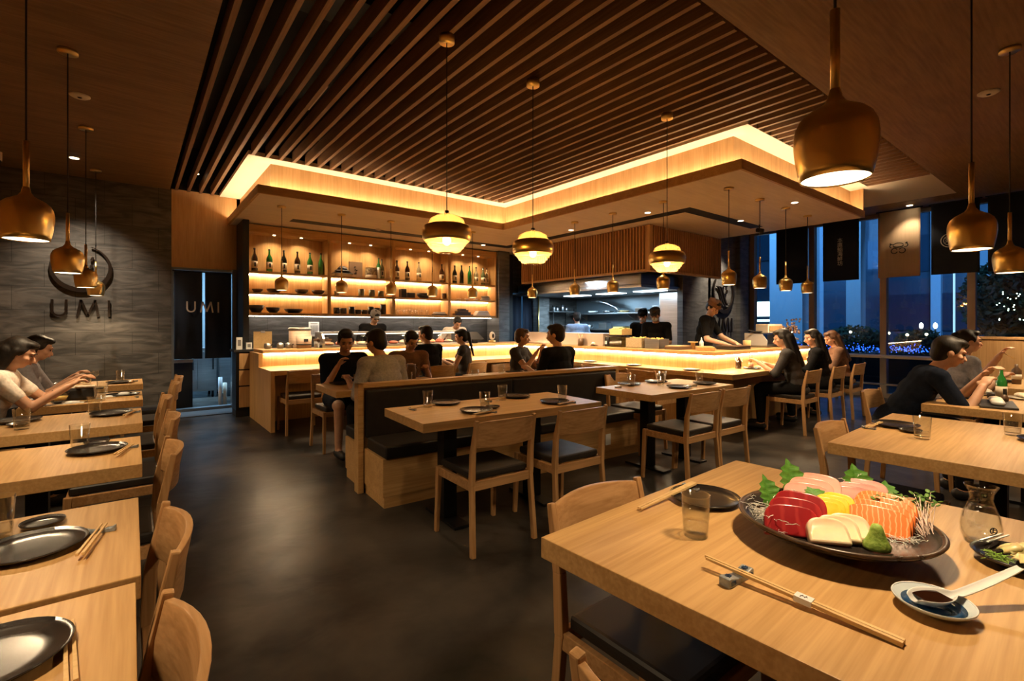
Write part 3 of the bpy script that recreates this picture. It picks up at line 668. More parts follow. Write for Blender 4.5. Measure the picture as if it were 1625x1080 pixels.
for i, x in enumerate((5.42, 5.62, 5.84)): vessel('bowl', x, SZ2, .055, .03, 'cream', 'small pale saucer on the rightmost bay middle shelf', 'pale saucers')
for i in range(5):
    o = MB().lathe([(.05, 0), (.12-.008*i, .012), (.12-.008*i, .018), (.0005, .012)], 20).build('plate', ('white', brownc)[i % 2], None, loc=(6.10, 8.74, SZ2+.02*i)); tag(o, 'plate in the stack on the rightmost middle shelf', 'plate', 'plate stack at the right of the middle shelf')
# wall control panel on the slate
cp = empty('notice_panel', (2.55, 8.995, 1.27), 0, 'small white framed notice with grey print on the slate backsplash', 'notice')
MB().box(-.09, .09, -.015, 0, -.13, .13).build('frame', 'white', cp, bevel=.006)
mb = MB()
for k in range(9): mb.box(-.06+.015*k, -.053+.015*k, -.018, -.014, -.09, .07)
mb.box(-.06, .06, -.018, -.014, .09, .105); mb.build('print', pmat('grey_print', (.2, .2, .2), .6), cp)
# prep cabinet at the far left end
pc = empty('side_cabinet', (1.33, 8.05, 0), 0, 'narrow oak drawer cabinet with black top left of the sushi counter', 'cabinet')
MB().box(-.14, .32, 0, .34, .10, .95).build('body', 'blackmetal', pc); MB().box(-.17, .34, -.03, .36, .95, .985).build('worktop', 'black', pc, bevel=.004)
for k, (z0, z1) in enumerate(((.70, .93), (.46, .68), (.14, .44))):
    d_ = MB().box(-.10, .31, -.02, 0, z0, z1).build('drawer', 'panel', pc, bevel=.004)
MB().box(-.14, .32, .02, .34, 0, .10).build('plinth', 'black', pc)
# things on the counter, left wing
def simple(name, label, cat, loc, parts, rotz=0, group=None):
    r = empty(name, loc, rotz, label, cat, group)
    for nm, mb, mt, *b_ in parts: mb.build(nm, mt, r, bevel=b_[0] if b_ else 0)
    return r
CT = 1.0
simple('rice_warmer', 'round pale wooden rice tub with lid on the counter left of the display case', 'rice tub', (2.02, 7.85, CT), [('tub', MB().lathe([(.15, 0), (.155, .02), (.155, .27)], 28), noisy('tub_wood', (.42, .30, .22), (.6, .45, .34), (2, 2, 30), (.5, .6))), ('lid', MB().lathe([(.165, .27), (.165, .295), (.14, .31)], 28), 'steel')])
simple('rice_bucket', 'small wooden bucket standing in front of the round rice tub', 'bucket', (2.02, 7.62, CT), [('bucket', MB().lathe([(.10, 0), (.11, .18)], 20), bpy.data.materials['tub_wood']), ('band', MB().lathe([(.108, .05), (.109, .065)], 20), 'blackmetal'), ('label', MB().box(-.03, .03, -.115, -.105, .10, .14), 'ink')])
simple('take_out_box', 'open white box of rolled food on the counter beside the sushi case', 'box', (2.28-.16, 7.72, CT), [('box', MB().box(.10, .30, -.08, .10, 0, .10), 'white', .004), ('contents', MB().box(.09, .31, -.09, .11, .10, .135), brownc, .004), ('garnish', MB().ell((.15, 0, .14), (.03, .05, .02)).ell((.20, .01, .14), (.03, .05, .02)).ell((.26, 0, .14), (.03, .05, .02)), 'cream')])
for k, (x, y, h, l_) in enumerate([(1.24, 8.10, .18, 'white folded menus in a holder on the side cabinet, left'), (1.37, 8.12, .10, 'white carton with print on the side cabinet')]):
    simple('menu_holder' if k == 0 else 'carton', l_, 'menu' if k == 0 else 'carton', (x, y, .985), [('body', MB().box(-.04, .04, -.02, .03, 0, h), 'white', .004), ('print', MB().box(-.02, .02, -.024, -.018, h*.3, h*.8), bpy.data.materials['grey_print'])])
simple('clipboard', 'tan board leaning against the slate above the side cabinet', 'board', (1.60, 8.33, .985), [('board', MB().box(-.13, .13, 0, .015, 0, .26), 'stick'), ('clip', MB().box(-.03, .03, -.01, 0, .24, .27), 'steel')])
for k, x in enumerate((1.55, 1.72, 1.84)):
    simple('tap_fitting', ['chrome sauce pot left of the rice tub, nearest the counter end', 'middle chrome sauce pot left of the rice tub', 'chrome sauce pot closest to the rice tub'][k], 'pot', (x, 7.75, CT), [('pot', MB().lathe([(.04, 0), (.05, .03), (.045, .07), (.02, .085)], 16), 'steel'), ('handle', MB().tube([(.045, 0, .05), (.09, 0, .07)], .007, 8), 'blackmetal')])
simple('card_terminal', 'black tablet till standing on the counter right of the sushi case', 'till', (5.15, 7.75, CT), [('stand', MB().box(-.05, .05, -.04, .04, 0, .08), 'blackmetal'), ('screen', MB().poly([(-.10, .06), (.14, .19), (.14, .21), (-.10, .08)], -.16, .16, 'yz'), 'black')])
simple('table_clock', 'small gold-framed clock-like ornament standing near the grey pillar', 'ornament', (5.62, 7.82, CT), [('frame', MB().lathe([(.06, 0), (.07, .01), (.07, .04), (.03, .05)], 16), 'brass'), ('globe', MB().ell((0, 0, .13), (.065, .04, .085)), 'cream'), ('figure', MB().ell((0, -.03, .13), (.03, .02, .045)), 'bronze')])
# middle wing items (y descending toward the corner)
def basket(x, y, w, d_, h, label, fill):
    r = empty('prep_container', (x, y, CT), 0, label, 'container')
    mb = MB(); mb.box(-w/2, w/2, -d_/2, d_/2, 0, .01); mb.box(-w/2, w/2, -d_/2, -d_/2+.008, 0, h); mb.box(-w/2, w/2, d_/2-.008, d_/2, 0, h); mb.box(-w/2, -w/2+.008, -d_/2, d_/2, 0, h); mb.box(w/2-.008, w/2, -d_/2, d_/2, 0, h)
    mb.build('body', fill[0], r, bevel=.002)
    mb = MB(); rr = random.Random(int(x*100+y*10))
    for k in range(26): mb.ell((rr.uniform(-w/2+.02, w/2-.02), rr.uniform(-d_/2+.02, d_/2-.02), h-.005+rr.uniform(-.01, .015)), (.02, .015, .012), Euler((0, 0, rr.uniform(0, 3))).to_matrix(), 6, 5)
    f = mb.build('contents', fill[1], r); f['kind'] = 'stuff'
    return r
yel = noisy('yellow_garnish', (.55, .35, .06), (.8, .6, .2), (40, 40, 40), (.5, .7)); tanbox = noisy('woven_tan', (.30, .22, .12), (.42, .33, .2), (60, 60, 60), (.6, .8), bump=.4)
jarm = glassy('jar_glass', (.75, .7, .55), .8, .05, 1.5, .35, (.5, .4, .2))
b1 = basket(6.12, 4.66, .26, .30, .15, 'tan woven box of flakes on the counter beside the glass jar', (tanbox, yel))
b2 = basket(6.12, 4.34, .24, .26, .14, 'grey metal prep box on the counter, right of the woven box', ('steel', yel))
b3 = basket(6.10, 5.00, .24, .24, .16, 'dark jar-like tray of garnish holding the raised yellow tray', (jarm, brownc))
b4 = basket(6.10, 5.00, .24, .26, .10, 'raised tray of yellow garnish stacked on the glass tray', ('stick', yel)); b4.location.z = CT+.185
simple('condiment_jar', 'black labelled condiment jar on the counter left of the garnish trays', 'jar', (6.05, 5.22, CT), [('jar', MB().lathe([(.055, 0), (.06, .01), (.06, .13), (.05, .15)], 18), 'black'), ('lid', MB().lathe([(.055, .15), (.055, .165)], 18), 'steel'), ('label', MB().box(-.065, -.058, -.03, .03, .04, .09), 'white')])
simple('shell_dish', 'pale heap of shells and ginger in a dish on the counter beside the black jar', 'dish', (6.0, 5.42, CT), [('dish', MB().lathe([(.05, 0), (.10, .02)], 18), brownc), ('heap', MB().ell((-.02, .02, .04), (.06, .05, .035)).ell((.03, -.03, .05), (.05, .04, .035)).ell((0, 0, .075), (.03, .03, .03)), 'cream')])
simple('utensil_jar', 'glass jar of brown sauce sticks on the counter before the metal guard', 'jar', (5.90, 5.68, CT), [('jar', MB().lathe([(.045, 0), (.05, .12)], 16), brownc), ('sticks', MB().tube([(0, .01, .1), (-.02, .03, .2)], .005).tube([(0, -.01, .1), (.01, -.03, .19)], .005), 'stick')])
# corner chopping boards and tools
simple('cutting_board', 'dark lacquer board on the counter left of the chef', 'board', (6.12, 3.98, CT), [('board', MB().box(-.16, .16, -.12, .12, 0, .045), brownc, .006), ('top', MB().box(-.15, .15, -.11, .11, .045, .055), 'stick', .002)])
simple('serving_board', 'pale wooden serving board in front of the tall chef', 'board', (6.20, 3.62, CT), [('board', MB().box(-.20, .20, -.11, .11, 0, .05), 'oak_x', .006)], R(35))
simple('lacquer_tray', 'dark red lacquer tray on the counter under the chef’s hands', 'tray', (6.75, 3.50, CT), [('tray', MB().box(-.22, .22, -.14, .14, 0, .045), blackc, .008), ('rim', MB().box(-.23, .23, -.15, .15, .045, .055), brownc, .003)])
simple('wooden_cup', 'small round wooden cup on the counter right of the chef', 'cup', (7.18, 3.52, CT), [('cup', MB().lathe([(.05, 0), (.055, .12), (.048, .12), (.045, .02), (.0005, .02)], 18), 'stick')])
simple('sauce_bottle', 'clear squeeze bottle standing on the counter by the chef’s arm', 'bottle', (6.42, 3.80, CT), [('bottle', MB().lathe([(.03, 0), (.032, .10), (.012, .13), (.006, .17)], 14), 'white')])
simple('lidded_tray', 'amber round plate of food on the counter left of the squeeze bottle', 'plate', (6.30, 3.86, CT), [('plate', MB().lathe([(.03, 0), (.03, .09), (.07, .10), (.07, .11)], 18), 'stick')])
# right wing: glass cold case
gc = empty('cold_case', (7.95, 3.45, CT), 0, 'curved glass cold case with towels on top on the right wing of the counter', 'display case')
MB().box(-.30, .50, 0, .34, 0, .03).build('tray', 'steel', gc, bevel=.003)
mb = MB()
for xx in (-.30, .48): mb.poly([(0, .03), (-.01, .10), (.06, .20), (.34, .22), (.34, .03)], xx, xx+.02, 'yz')
mb.build('end_cap', pmat('frosted_cap', (.5, .5, .5), .3), gc); MB().box(-.28, .48, .06, .34, .20, .22).build('top_plate', 'steel', gc)
simple('towel_box', 'pale wooden towel box on top of the cold case', 'box', (8.12, 3.62, CT+.22), [('box', MB().box(-.25, .25, -.10, .10, 0, .14), 'cream', .012), ('tray', MB().box(-.22, .22, -.115, -.10, .03, .11), 'panel', .004)])
simple('oil_pot', 'dark label box leaning on the cold case', 'box', (8.0, 3.40, CT), [('box', MB().box(-.07, .07, -.05, .02, 0, .12), brownc, .004), ('label', MB().box(-.05, .05, -.055, -.05, .03, .09), blackc)])
simple('pan', 'black frying pan resting at the left edge of the cold case top', 'pan', (7.70, 3.62, CT+.22), [('pan', MB().lathe([(.05, 0), (.09, .03), (.085, .03), (.045, .008), (.0005, .008)], 20), 'black'), ('handle', MB().tube([(-.08, 0, .025), (-.26, 0, .045)], .01, 8), 'black')])
# ikebana on right wing end
fl = empty('flower_arrangement', (8.72, 3.52, CT), 0, 'pale blossom arrangement in a stacked vase at the end of the right counter wing', 'flowers')
MB().lathe([(.05, 0), (.07, .03), (.05, .07), (.075, .10), (.05, .15)], 18).build('vase', 'cream', fl)
mb = MB(); rr = random.Random(5)
for k in range(60):
    v_ = Vector((rr.gauss(0, .07), rr.gauss(0, .06), .30+rr.gauss(0, .06))); mb.ell(v_, (.02, .02, .014), Euler((rr.random()*3, rr.random()*3, 0)).to_matrix(), 6, 5)
x_ = mb.build('blossoms', noisy('blossom', (.35, .22, .15), (.7, .5, .38), (30, 30, 30), (.6, .8)), fl); x_['kind'] = 'stuff'
mb = MB()
for k in range(8): a = k*.8; mb.tube([(0, 0, .12), (.03*math.cos(a), .03*math.sin(a), .22), (.08*math.cos(a), .07*math.sin(a), .31)], .004, 6)
mb.build('branches', 'bronze', fl)

# ============================================================ KITCHEN
hd = empty('slatted_hood', (0, 0, 0), 0, 'large box clad in vertical oak slats hanging over the open kitchen', 'hood')
MB().poly([(6.60, 4.83), (8.75, 4.83), (8.75, 5.0), (6.75, 5.0), (6.75, 8.0), (6.60, 8.0)], 2.25, SZ, 'xy').build('core', pmat('hood_core_dark', (.05, .025, .012), .7), hd)
mb = MB(); y = 4.76
while y < 8.0: mb.box(6.53, 6.60, y, y+.032, 2.25, SZ-.01); y += .062
mb.build('slat_panel', 'hoodslat', hd)
mb = MB(); x = 6.64
while x < 8.72: mb.box(x, x+.032, 4.76, 4.83, 2.25, SZ-.01); x += .062
mb.build('slat_panel', 'hoodslat', hd)
mb = MB(); mb.box(6.52, 6.62, 4.75, 8.0, 2.215, 2.25); mb.box(6.62, 8.75, 4.75, 4.85, 2.215, 2.25); mb.box(6.52, 6.60, 4.75, 4.82, 2.25, SZ-.01)
mb.build('bottom_rail', 'panel', hd)
ex = empty('exhaust_canopy', (8.1, 6.9, 2.02), 0, 'bright stainless exhaust canopy inside the kitchen', 'canopy')
MB().box(-.95, .95, -1.5, 2.0, .06, .25).build('canopy', 'steel', ex, bevel=.01); MB().box(-1.0, 1.0, -1.55, 2.05, 0, .06).build('rim', 'steel', ex, bevel=.01)
for yy in (-1.0, 0, 1.0): MB().box(-.15, .15, yy-.3, yy+.3, -.01, 0).build('light_panel', emis('kitchen_light_panel', (.75, .9, 1.0), 4) if yy == -1.0 else bpy.data.materials['kitchen_light_panel'], ex)
for yy in (5.9, 6.9, 7.9): lamp('kitchen_lamp', 'AREA', (8.1, yy, 1.99), 20 if yy > 6 else 3, (.50, .78, 1.0), size=.5)
lamp('kitchen_front_lamp', 'AREA', (7.0, 6.6, 2.2), 8, (.70, .86, 1.0), size=.3)
dct = empty('flue_pipe', (8.9, 7.3, 1.95), 0, 'thick pale flexible flue pipe curving down from the canopy', 'pipe')
MB().tube([(0, .9, 0), (-.1, .6, -.03), (-.1, .3, -.1), (-.05, .1, -.2), (0, 0, -.34)], .035, 10).build('pipe', 'steel', dct)
for (zz, nm) in ((1.60, 'upper'), (1.22, 'lower')):
    s_ = empty('steel_shelf', (9.02, 7.1, zz), 0, f'{nm} long stainless wall shelf at the back of the kitchen', 'shelf')
    MB().box(-.18, .17, -1.5, 1.8, 0, .03).build('board', 'steel', s_, bevel=.003)
    mb = MB()
    for yy in (-1.3, 0, 1.5): mb.poly([(-.15, 0), (.17, 0), (.17, -.14)], yy, yy+.02, 'xz')
    mb.build('bracket', 'steel', s_)
rr = random.Random(11)
items = [(1.63, 5.95, 'white plastic tub', 'tub', .11, .12, 'white'), (1.63, 6.35, 'white rice cooker bowl', 'bowl', .13, .14, 'white'), (1.63, 6.8, 'dark wooden crate', 'crate', .10, .09, brownc), (1.63, 7.3, 'copper pan', 'pan', .14, .05, 'stick'), (1.63, 7.75, 'shallow steel pan', 'pan', .14, .05, 'steel'), (1.63, 8.25, 'stack of white plates', 'plates', .13, .06, 'white'),
         (1.25, 5.95, 'dark kettle', 'kettle', .09, .14, 'black'), (1.25, 6.25, 'pale green carton', 'carton', .06, .13, celad), (1.25, 6.55, 'tray of white packets', 'tray', .13, .05, 'white'), (1.25, 6.95, 'dark pot', 'pot', .09, .10, brownc), (1.25, 7.35, 'yellow basket', 'basket', .15, .06, yel), (1.25, 7.85, 'steel rack of bowls', 'rack', .12, .14, 'steel'), (1.25, 8.35, 'grey pot', 'pot', .10, .10, 'steel')]
for z, y, t, cat, r_, h_, mt in items:
    r = empty('kitchen_'+cat, (9.0, y, z), 0, f'{t} on the {"upper" if z > 1.5 else "lower"} steel kitchen shelf', cat)
    if cat in ('crate', 'carton', 'tray', 'basket', 'rack'): MB().box(-r_*.8, r_*.8, -r_, r_, 0, h_).build('body', mt, r, bevel=.006); MB().box(-r_*.82, r_*.82, -r_*1.02, r_*1.02, h_, h_+.012).build('rim', 'steel' if mt != 'white' else 'cream', r)
    else: MB().lathe([(r_*.6, 0), (r_*.9, h_*.4), (r_, h_), (r_-.01, h_), (r_*.6, .02), (.0005, .02)], 20).build('vessel', mt, r); MB().tube([(-r_, 0, h_*.8), (-r_*1.35, 0, h_*.9)], .008, 6).build('handle', 'steel', r)
ra = empty('wire_rack', (8.35, 8.75, 0), 0, 'black wire rack with steel canisters against the rear kitchen wall', 'rack')
mb = MB()
for sx in (-.35, .35):
    for sy in (-.15, .15): mb.tube([(sx, sy, 0), (sx, sy, 1.75)], .012, 6)
mb.build('frame', 'blackmetal', ra)
for zz in (.5, .95, 1.32, 1.66): MB().box(-.36, .36, -.16, .16, zz, zz+.02).build('shelf', 'steel' if zz > 1 else 'blackmetal', ra)
for k, (x, h_) in enumerate(((8.12, .12), (8.24, .10), (8.42, .16), (8.55, .11))):
    simple('canister', ['leftmost steel canister on the black wire rack', 'second steel canister on the black wire rack', 'tallest steel canister on the black wire rack', 'rightmost steel canister on the black wire rack'][k], 'canister', (x, 8.72, 1.68), [('body', MB().lathe([(.045, 0), (.045, h_)], 16), 'steel'), ('lid', MB().lathe([(.047, h_), (.03, h_+.02)], 16), 'blackmetal')])
rg = empty('cooking_range', (8.85, 6.9, 0), 0, 'long stainless cooking range along the kitchen back wall', 'stove')
MB().box(-.35, .33, -.9, 1.6, .08, .90).build('body', 'steel', rg, bevel=.006); MB().box(-.36, .33, -.91, 1.61, .90, .93).build('hob', 'blackmetal', rg)
for yy in (-.5, .15, .8, 1.3): MB().box(-.37, -.35, yy-.22, yy+.22, .25, .75).build('oven_door', 'steel', rg, bevel=.004)
kt = empty('prep_fridge', (8.50, 5.93, 0), 0, 'blue-lit stainless upright fridge at the right of the kitchen', 'fridge')
MB().box(-.05, .60, -.45, .0, .05, 2.0).build('body', 'steel', kt, bevel=.01); MB().box(.05, .5, -.47, -.45, 1.1, 1.9).build('door', 'steel', kt, bevel=.004); MB().box(.08, .11, -.50, -.47, 1.2, 1.6).build('handle', 'blackmetal', kt)

# ============================================================ PENDANTS AND CEILING FITTINGS
def small_pendant(drop, sc=1.0, dif='diffuser', watts=10, soft=.03):
    """origin at the ceiling; rim hangs `drop` below"""
    r = empty('brass_pendant', (0, 0, -9), 0, 'x', 'pendant lamp')
    z = -drop
    prof = [(.081, 0), (.087, .025), (.093, .060), (.0965, .095), (.0965, .118), (.093, .140), (.084, .160), (.068, .176), (.046, .189), (.028, .200), (.0175, .216), (.0125, .240)]
    MB().shell([(a*sc, z+b*sc) for a, b in prof], .0025, 40).build('shade', 'brass', r)
    MB().tube([(0, 0, z+.23*sc), (0, 0, z+.45*sc)], .0115*sc, 14).build('stem', 'brass', r)
    MB().tube([(0, 0, z+.45*sc), (0, 0, -.02)], .004, 8).build('cord', 'black', r)
    MB().lathe([(.062*sc, -.022), (.062*sc, 0)], 24).build('ceiling_plate', 'brass', r)
    MB().lathe([(.0785*sc, z+.004), (.0785*sc, z+.008)], 32).build('diffuser', dif, r)
    return r, z
def big_pendant(drop):
    r = empty('glass_pendant', (0, 0, -9), 0, 'x', 'pendant lamp'); z = -drop
    MB().shell([(.126, .185), (.128, .212), (.118, .238), (.080, .260), (.022, .276), (.012, .290)], .004, 40, (0, 0, z)).build('top_glass', 'amberglass', r)
    MB().shell([(.162, .082), (.171, .105), (.175, .135), (.171, .165), (.159, .188), (.134, .198)], .003, 48, (0, 0, z)).build('brass_band', 'brass', r)
    pr = [(.158, .092), (.156, .082), (.150, .072), (.136, .068), (.138, .056), (.132, .050), (.122, .046), (.122, .036), (.114, .030), (.102, .026), (.102, .014), (.088, .006), (.060, .0)]
    MB().shell(pr, .003, 48, (0, 0, z)).build('ribbed_glass', 'amberglass', r)
    MB().ell((0, 0, z+.09), (.030, .030, .038)).build('bulb', 'bulb', r)
    MB().tube([(0, 0, z+.13), (0, 0, z+.30)], .016, 12).build('stem', 'bronze', r)
    MB().tube([(0, 0, z+.30), (0, 0, -.04)], .0035, 8).build('cord', 'black', r)
    MB().lathe([(.055, -.05), (.055, 0)], 24).build('ceiling_plate', 'brass', r)
    return r
P_left, _z = small_pendant(CZ-1.735, 1.0)
PL = Proto(P_left)
for (y, t) in ((3.1, 'nearest of the four brass pendants over the left row of tables'), (4.91, 'second brass pendant from the camera on the left, beside the smoke detector'), (6.71, 'third brass pendant on the left, partly over the wave emblem'), (8.46, 'farthest brass pendant on the left, close to the slate wall')):
    PL((-.38, y, CZ), 0, t, 'brass pendants over the left tables'); lamp('pendant_lamp', 'SPOT', (-.38, y, 1.72), 24, WARM, None, .05, 150, .5)
lamp('pendant_lamp', 'SPOT', (-.38, 1.35, 1.72), 24, WARM, None, .05, 150, .5)
PL((-.38, 1.3, CZ), 0, 'brass pendant over the first left tables', 'brass pendants over the left tables')
lamp('pendant_lamp', 'SPOT', (7.0, .56, 1.72), 30, WARM, None, .05, 150, .5); lamp('pendant_lamp', 'SPOT', (8.7, .56, 1.72), 30, WARM, None, .05, 150, .5)
PL((7.0, .56, CZ), 0, 'brass pendant over the far right table', 'brass pendants over the right tables'); PL((8.7, .56, CZ), 0, 'brass pendant by the oak booth partition', 'brass pendants over the right tables')
for (x, y, t) in ((1.47, .486, 'large near brass pendant hanging right above the sashimi platter'), (3.41, .51, 'brass pendant over the second right-hand table, in front of the windows'), (5.14, .56, 'brass pendant at the right edge, over the table with the green bottle')):
    PL((x, y, CZ), 0, t, 'brass pendants over the right tables'); lamp('pendant_lamp', 'SPOT', (x, y, 1.72), 30, WARM, None, .05, 150, .5)
P_bar, _z = small_pendant(SZ-1.82, .90, 'diffuser_s'); PB = Proto(P_bar)
bars = [(1.61, 7.17), (2.42, 7.15), (3.19, 7.15), (3.92, 7.15), (4.68, 7.10), (5.50, 6.45), (5.50, 5.42), (5.50, 4.65), (5.50, 3.80), (5.56, 2.94), (6.38, 2.96), (7.14, 2.96), (7.90, 2.97)]
bt_ = ['first small brass pendant at the left end of the sushi counter', 'second small brass pendant from the left over the counter', 'third small brass pendant from the left over the counter', 'fourth small brass pendant, behind the nearest glass pendant', 'fifth small brass pendant, before the rightmost bottle bay',
       'small brass pendant before the narrow curtained doorway', 'small brass pendant in front of the kitchen opening, above the pale-blue cook', 'small brass pendant in the middle of the kitchen opening', 'small brass pendant directly under the third glass pendant', 'small brass pendant beside the wave emblem at the counter corner', 'first small brass pendant over the right wing, in front of the window', 'second small brass pendant over the right wing', 'last small brass pendant over the right wing, by the window mullion']
for (x, y), t in zip(bars, bt_):
    PB((x, y, SZ), 0, t, 'small brass pendants over the sushi counter'); lamp('bar_pendant_lamp', 'SPOT', (x, y, 1.81), 34.0, WARM, None, .04, 150, .5)
G = Proto(big_pendant(CZ-1.86))
for (x, y, t) in ((1.76, 3.0, 'nearest and largest-looking amber glass pendant with a brass band'), (2.65, 3.10, 'middle amber glass pendant with a brass band'), (4.10, 2.79, 'farthest amber glass pendant, in front of the slatted hood')):
    G((x, y, CZ), 0, t, 'amber glass pendants'); lamp('glass_pendant_lamp', 'POINT', (x, y, 1.94), 15, WARM, None, .05)
# recessed downlights
def downlight(x, y, z, label, r=.045, lit=True):
    e = empty('ceiling_downlight', (x, y, z), 0, label, 'downlight', 'recessed ceiling downlights')
    MB().lathe([(r*1.3, -.006), (r*1.3, .0)], 24).build('trim_ring', 'cream', e)
    MB().lathe([(r, -.009), (r, -.006)], 20).build('lens', 'diffuser' if lit else 'cream', e)
downlight(-.56, 8.0, CZ, 'lit recessed downlight above the left wave emblem')
lamp('downlight_lamp', 'SPOT', (-.56, 7.9, CZ-.03), 150, (1, .80, .58), None, .04, 74, 1.0, (R(27), 0, 0))
downlight(.72, 8.2, CZ+.1, 'tiny lit spot between the slats above the rear doorway', .03)
for (x, y, t, lit, w) in ((3.3, 7.9, 'unlit flush downlight over the sushi case', False, 0), (5.6, 8.1, 'lit downlight by the grey pillar end of the soffit', True, 14), (5.9, 5.9, 'lit soffit downlight near the middle of the kitchen wing', True, 14), (5.85, 4.3, 'lit soffit downlight left of the slatted hood corner', True, 14),
                          (6.9, 2.75, 'lit soffit downlight over the right wing of the counter', True, 12), (7.45, 3.75, 'lit soffit downlight at the end of the black slot', True, 18)):
    downlight(x, y, SZ, t, .04, lit)
    if w: lamp('downlight_lamp', 'SPOT', (x, y, SZ-.03), w, WARM, None, .03, 90, .7)
downlight(10.5, 2.35, CZ, 'lit downlight by the windows right of the cove'); lamp('downlight_lamp', 'SPOT', (10.45, 2.35, CZ-.03), 12, WARM, None, .03, 90, .7)
# spots that pick out the tall slate logo wall, aisle and centre tables (ceiling track heads above the slats)
lamp('downlight_lamp', 'SPOT', (9.5, 4.55, SZ+.3), 130, (1, .82, .6), None, .04, 70, .8, (R(24), 0, 0))
def smoke(x, y, label):
    e = empty('smoke_detector', (x, y, CZ), 0, label, 'smoke detector'); MB().lathe([(.055, -.02), (.075, -.008), (.075, 0)], 24).build('base', 'cream', e); MB().lathe([(.01, -.026), (.018, -.02)], 12).build('sensor', 'bronze', e)
smoke(-.37, 5.8, 'pale round smoke detector on the dark left ceiling'); smoke(5.95, .78, 'pale round detector on the right ceiling near the frame edge')
cam_ = empty('security_camera', (-1.28, 8.3, CZ-.1), 0, 'small pale dome security camera high on the left', 'camera'); MB().lathe([(.06, 0), (.06, .1)], 18).build('mount', 'cream', cam_); MB().ell((0, 0, 0), (.055, .055, .05)).build('dome', 'black', cam_)
tsp = empty('track_spotlight', (8.0, 3.72, SZ-.02), 0, 'small black spotlight at the right end of the black slot', 'spotlight'); MB().tube([(0, 0, .02), (0, 0, -.05)], .01, 8).build('arm', 'black', tsp); MB().tube([(0, .04, -.06), (0, -.06, -.09)], .035, 14).build('head', 'black', tsp)

# ============================================================ TABLES, CHAIRS, BANQUETTE
TT = .75
def table(cx, cy, w, d_, rot, label, posts=((0, 0),), bases=True, grain='x', group='oak restaurant tables'):
    t = empty('dining_table', (cx, cy, 0), rot, label, 'table', group)
    MB().box(-w/2, w/2, -d_/2, d_/2, TT-.058, TT).build('tabletop', 'oak_'+grain, t, bevel=.003)
    for px, py in posts:
        MB().box(px-.05, px+.05, py-.05, py+.05, .02, TT-.07).build('pedestal', 'blackmetal', t)
        MB().box(px-.06, px+.06, -d_*.34, d_*.34, 0, .02).build('base_plate', 'blackmetal', t, bevel=.004)
        MB().box(px-.05, px+.05, -d_*.3, d_*.3, TT-.07, TT-.058).build('support_bar', 'blackmetal', t)
    return t
def chair():
    """faces +y; back legs at y = -.22"""
    c = empty('dining_chair', (0, 0, -9), 0, 'x', 'chair'); w = .215; z = .44
    for sx in (-1, 1):
        MB().bar((sx*(w+.012), -.235, 0), (sx*w, -.205, z-.02), .028, .034).bar((sx*w, -.205, z-.03), (sx*w, -.215, .60), .030, .040, .028, .034).bar((sx*w, -.215, .595), (sx*w*.98, -.255, .795), .028, .034, .024, .022).build('leg', 'chair_z', c, bevel=.005)
        MB().bar((sx*(w+.008), .225, 0), (sx*w, .205, z-.01), .026, .028, .032, .036).build('leg', 'chair_z', c, bevel=.004)
    mb = MB()
    for sx in (-1, 1): mb.box(sx*w-.011, sx*w+.011, -.195, .19, z-.065, z-.012)
    mb.box(-w, w, .194, .216, z-.06, z-.012); mb.box(-w+.01, w-.01, -.215, -.193, z-.065, z-.012)
    mb.build('seat_frame', 'chair_x', c, bevel=.003)
    mb = MB(); n = 10; vs = []; fs = []
    for j, (zc, yo) in enumerate(((-.0, 0), (.075, -.006), (.15, -.022))):
        for i in range(n+1):
            u = -1+2*i/n; x = u*(w-.008); bow = -.045*(1-u*u)
            for s_ in (0, 1): vs.append((x, -.222+bow+yo-s_*.018, .632+zc+.012*(1-u*u)*(j == 2)))
    N = (n+1)*2
    for j in range(2):
        for i in range(n):
            a = j*N+i*2; b_ = a+2; fs += [(a, b_, b_+N, a+N), (b_+1, a+1, a+N+1, b_+N+1)]
    for i in range(n): a = i*2; fs.append((a+1, a+3, a+2, a)); a = 2*N+i*2; fs.append((a, a+2, a+3, a+1))
    for j in range(2): a = j*N; fs.append((a, a+N, a+N+1, a+1)); a = j*N+2*n; fs.append((a+1, a+N+1, a+N, a))
    mb.add(vs, fs, True); mb.build('backrest', 'chair_x', c, bevel=.003)
    cu = MB().box(-w+.013, w-.013, -.19, .205, z-.012, z+.035).build('seat', 'leather', c, bevel=.018, bseg=3)
    return c
CH = Proto(chair())
def place_chair(x, y, rot, label, group=None): return CH((x, y, 0), rot, label, group)
# left row
LT = [(.80, 1.44), (1.46, 2.14), (2.63, 3.31), (3.73, 4.42), (4.90, 5.57), (6.20, 6.80)]
LN = ['nearest left-row table, cut by the bottom edge of the photo', 'second left-row table, butted against the nearest one', 'third left-row table with one glass and a dark plate', 'fourth left-row table with places laid at both sides', 'fifth left-row table crowded with food, where the women eat', 'farthest left-row table, by the slate wall']
for i, ((a, b_), nm) in enumerate(zip(LT, LN)):
    xr = .015*(a+b_)/2-.01; table(xr-.36, (a+b_)/2, .72, b_-a-.012, 0, nm, ((-.14, 0),), grain='y')
for y, x, t in ((1.03, -.175, 'wooden chair at the nearest left-row table, bottom edge of the photo'), (1.66, -.15, 'wooden chair at the second left-row table'), (2.755, -.095, 'wooden chair at the third left-row table'), (3.70, -.045, 'wooden chair at the fourth left-row table'), (4.68, -.035, 'wooden chair at the fifth left-row table, aisle side'), (5.74, .085, 'wooden chair in the gap before the farthest left-row table'), (6.40, .155, 'wooden chair at the farthest left-row table, by the doorway')):
    place_chair(x-.02, y, R(90), t, 'chairs along the left aisle')
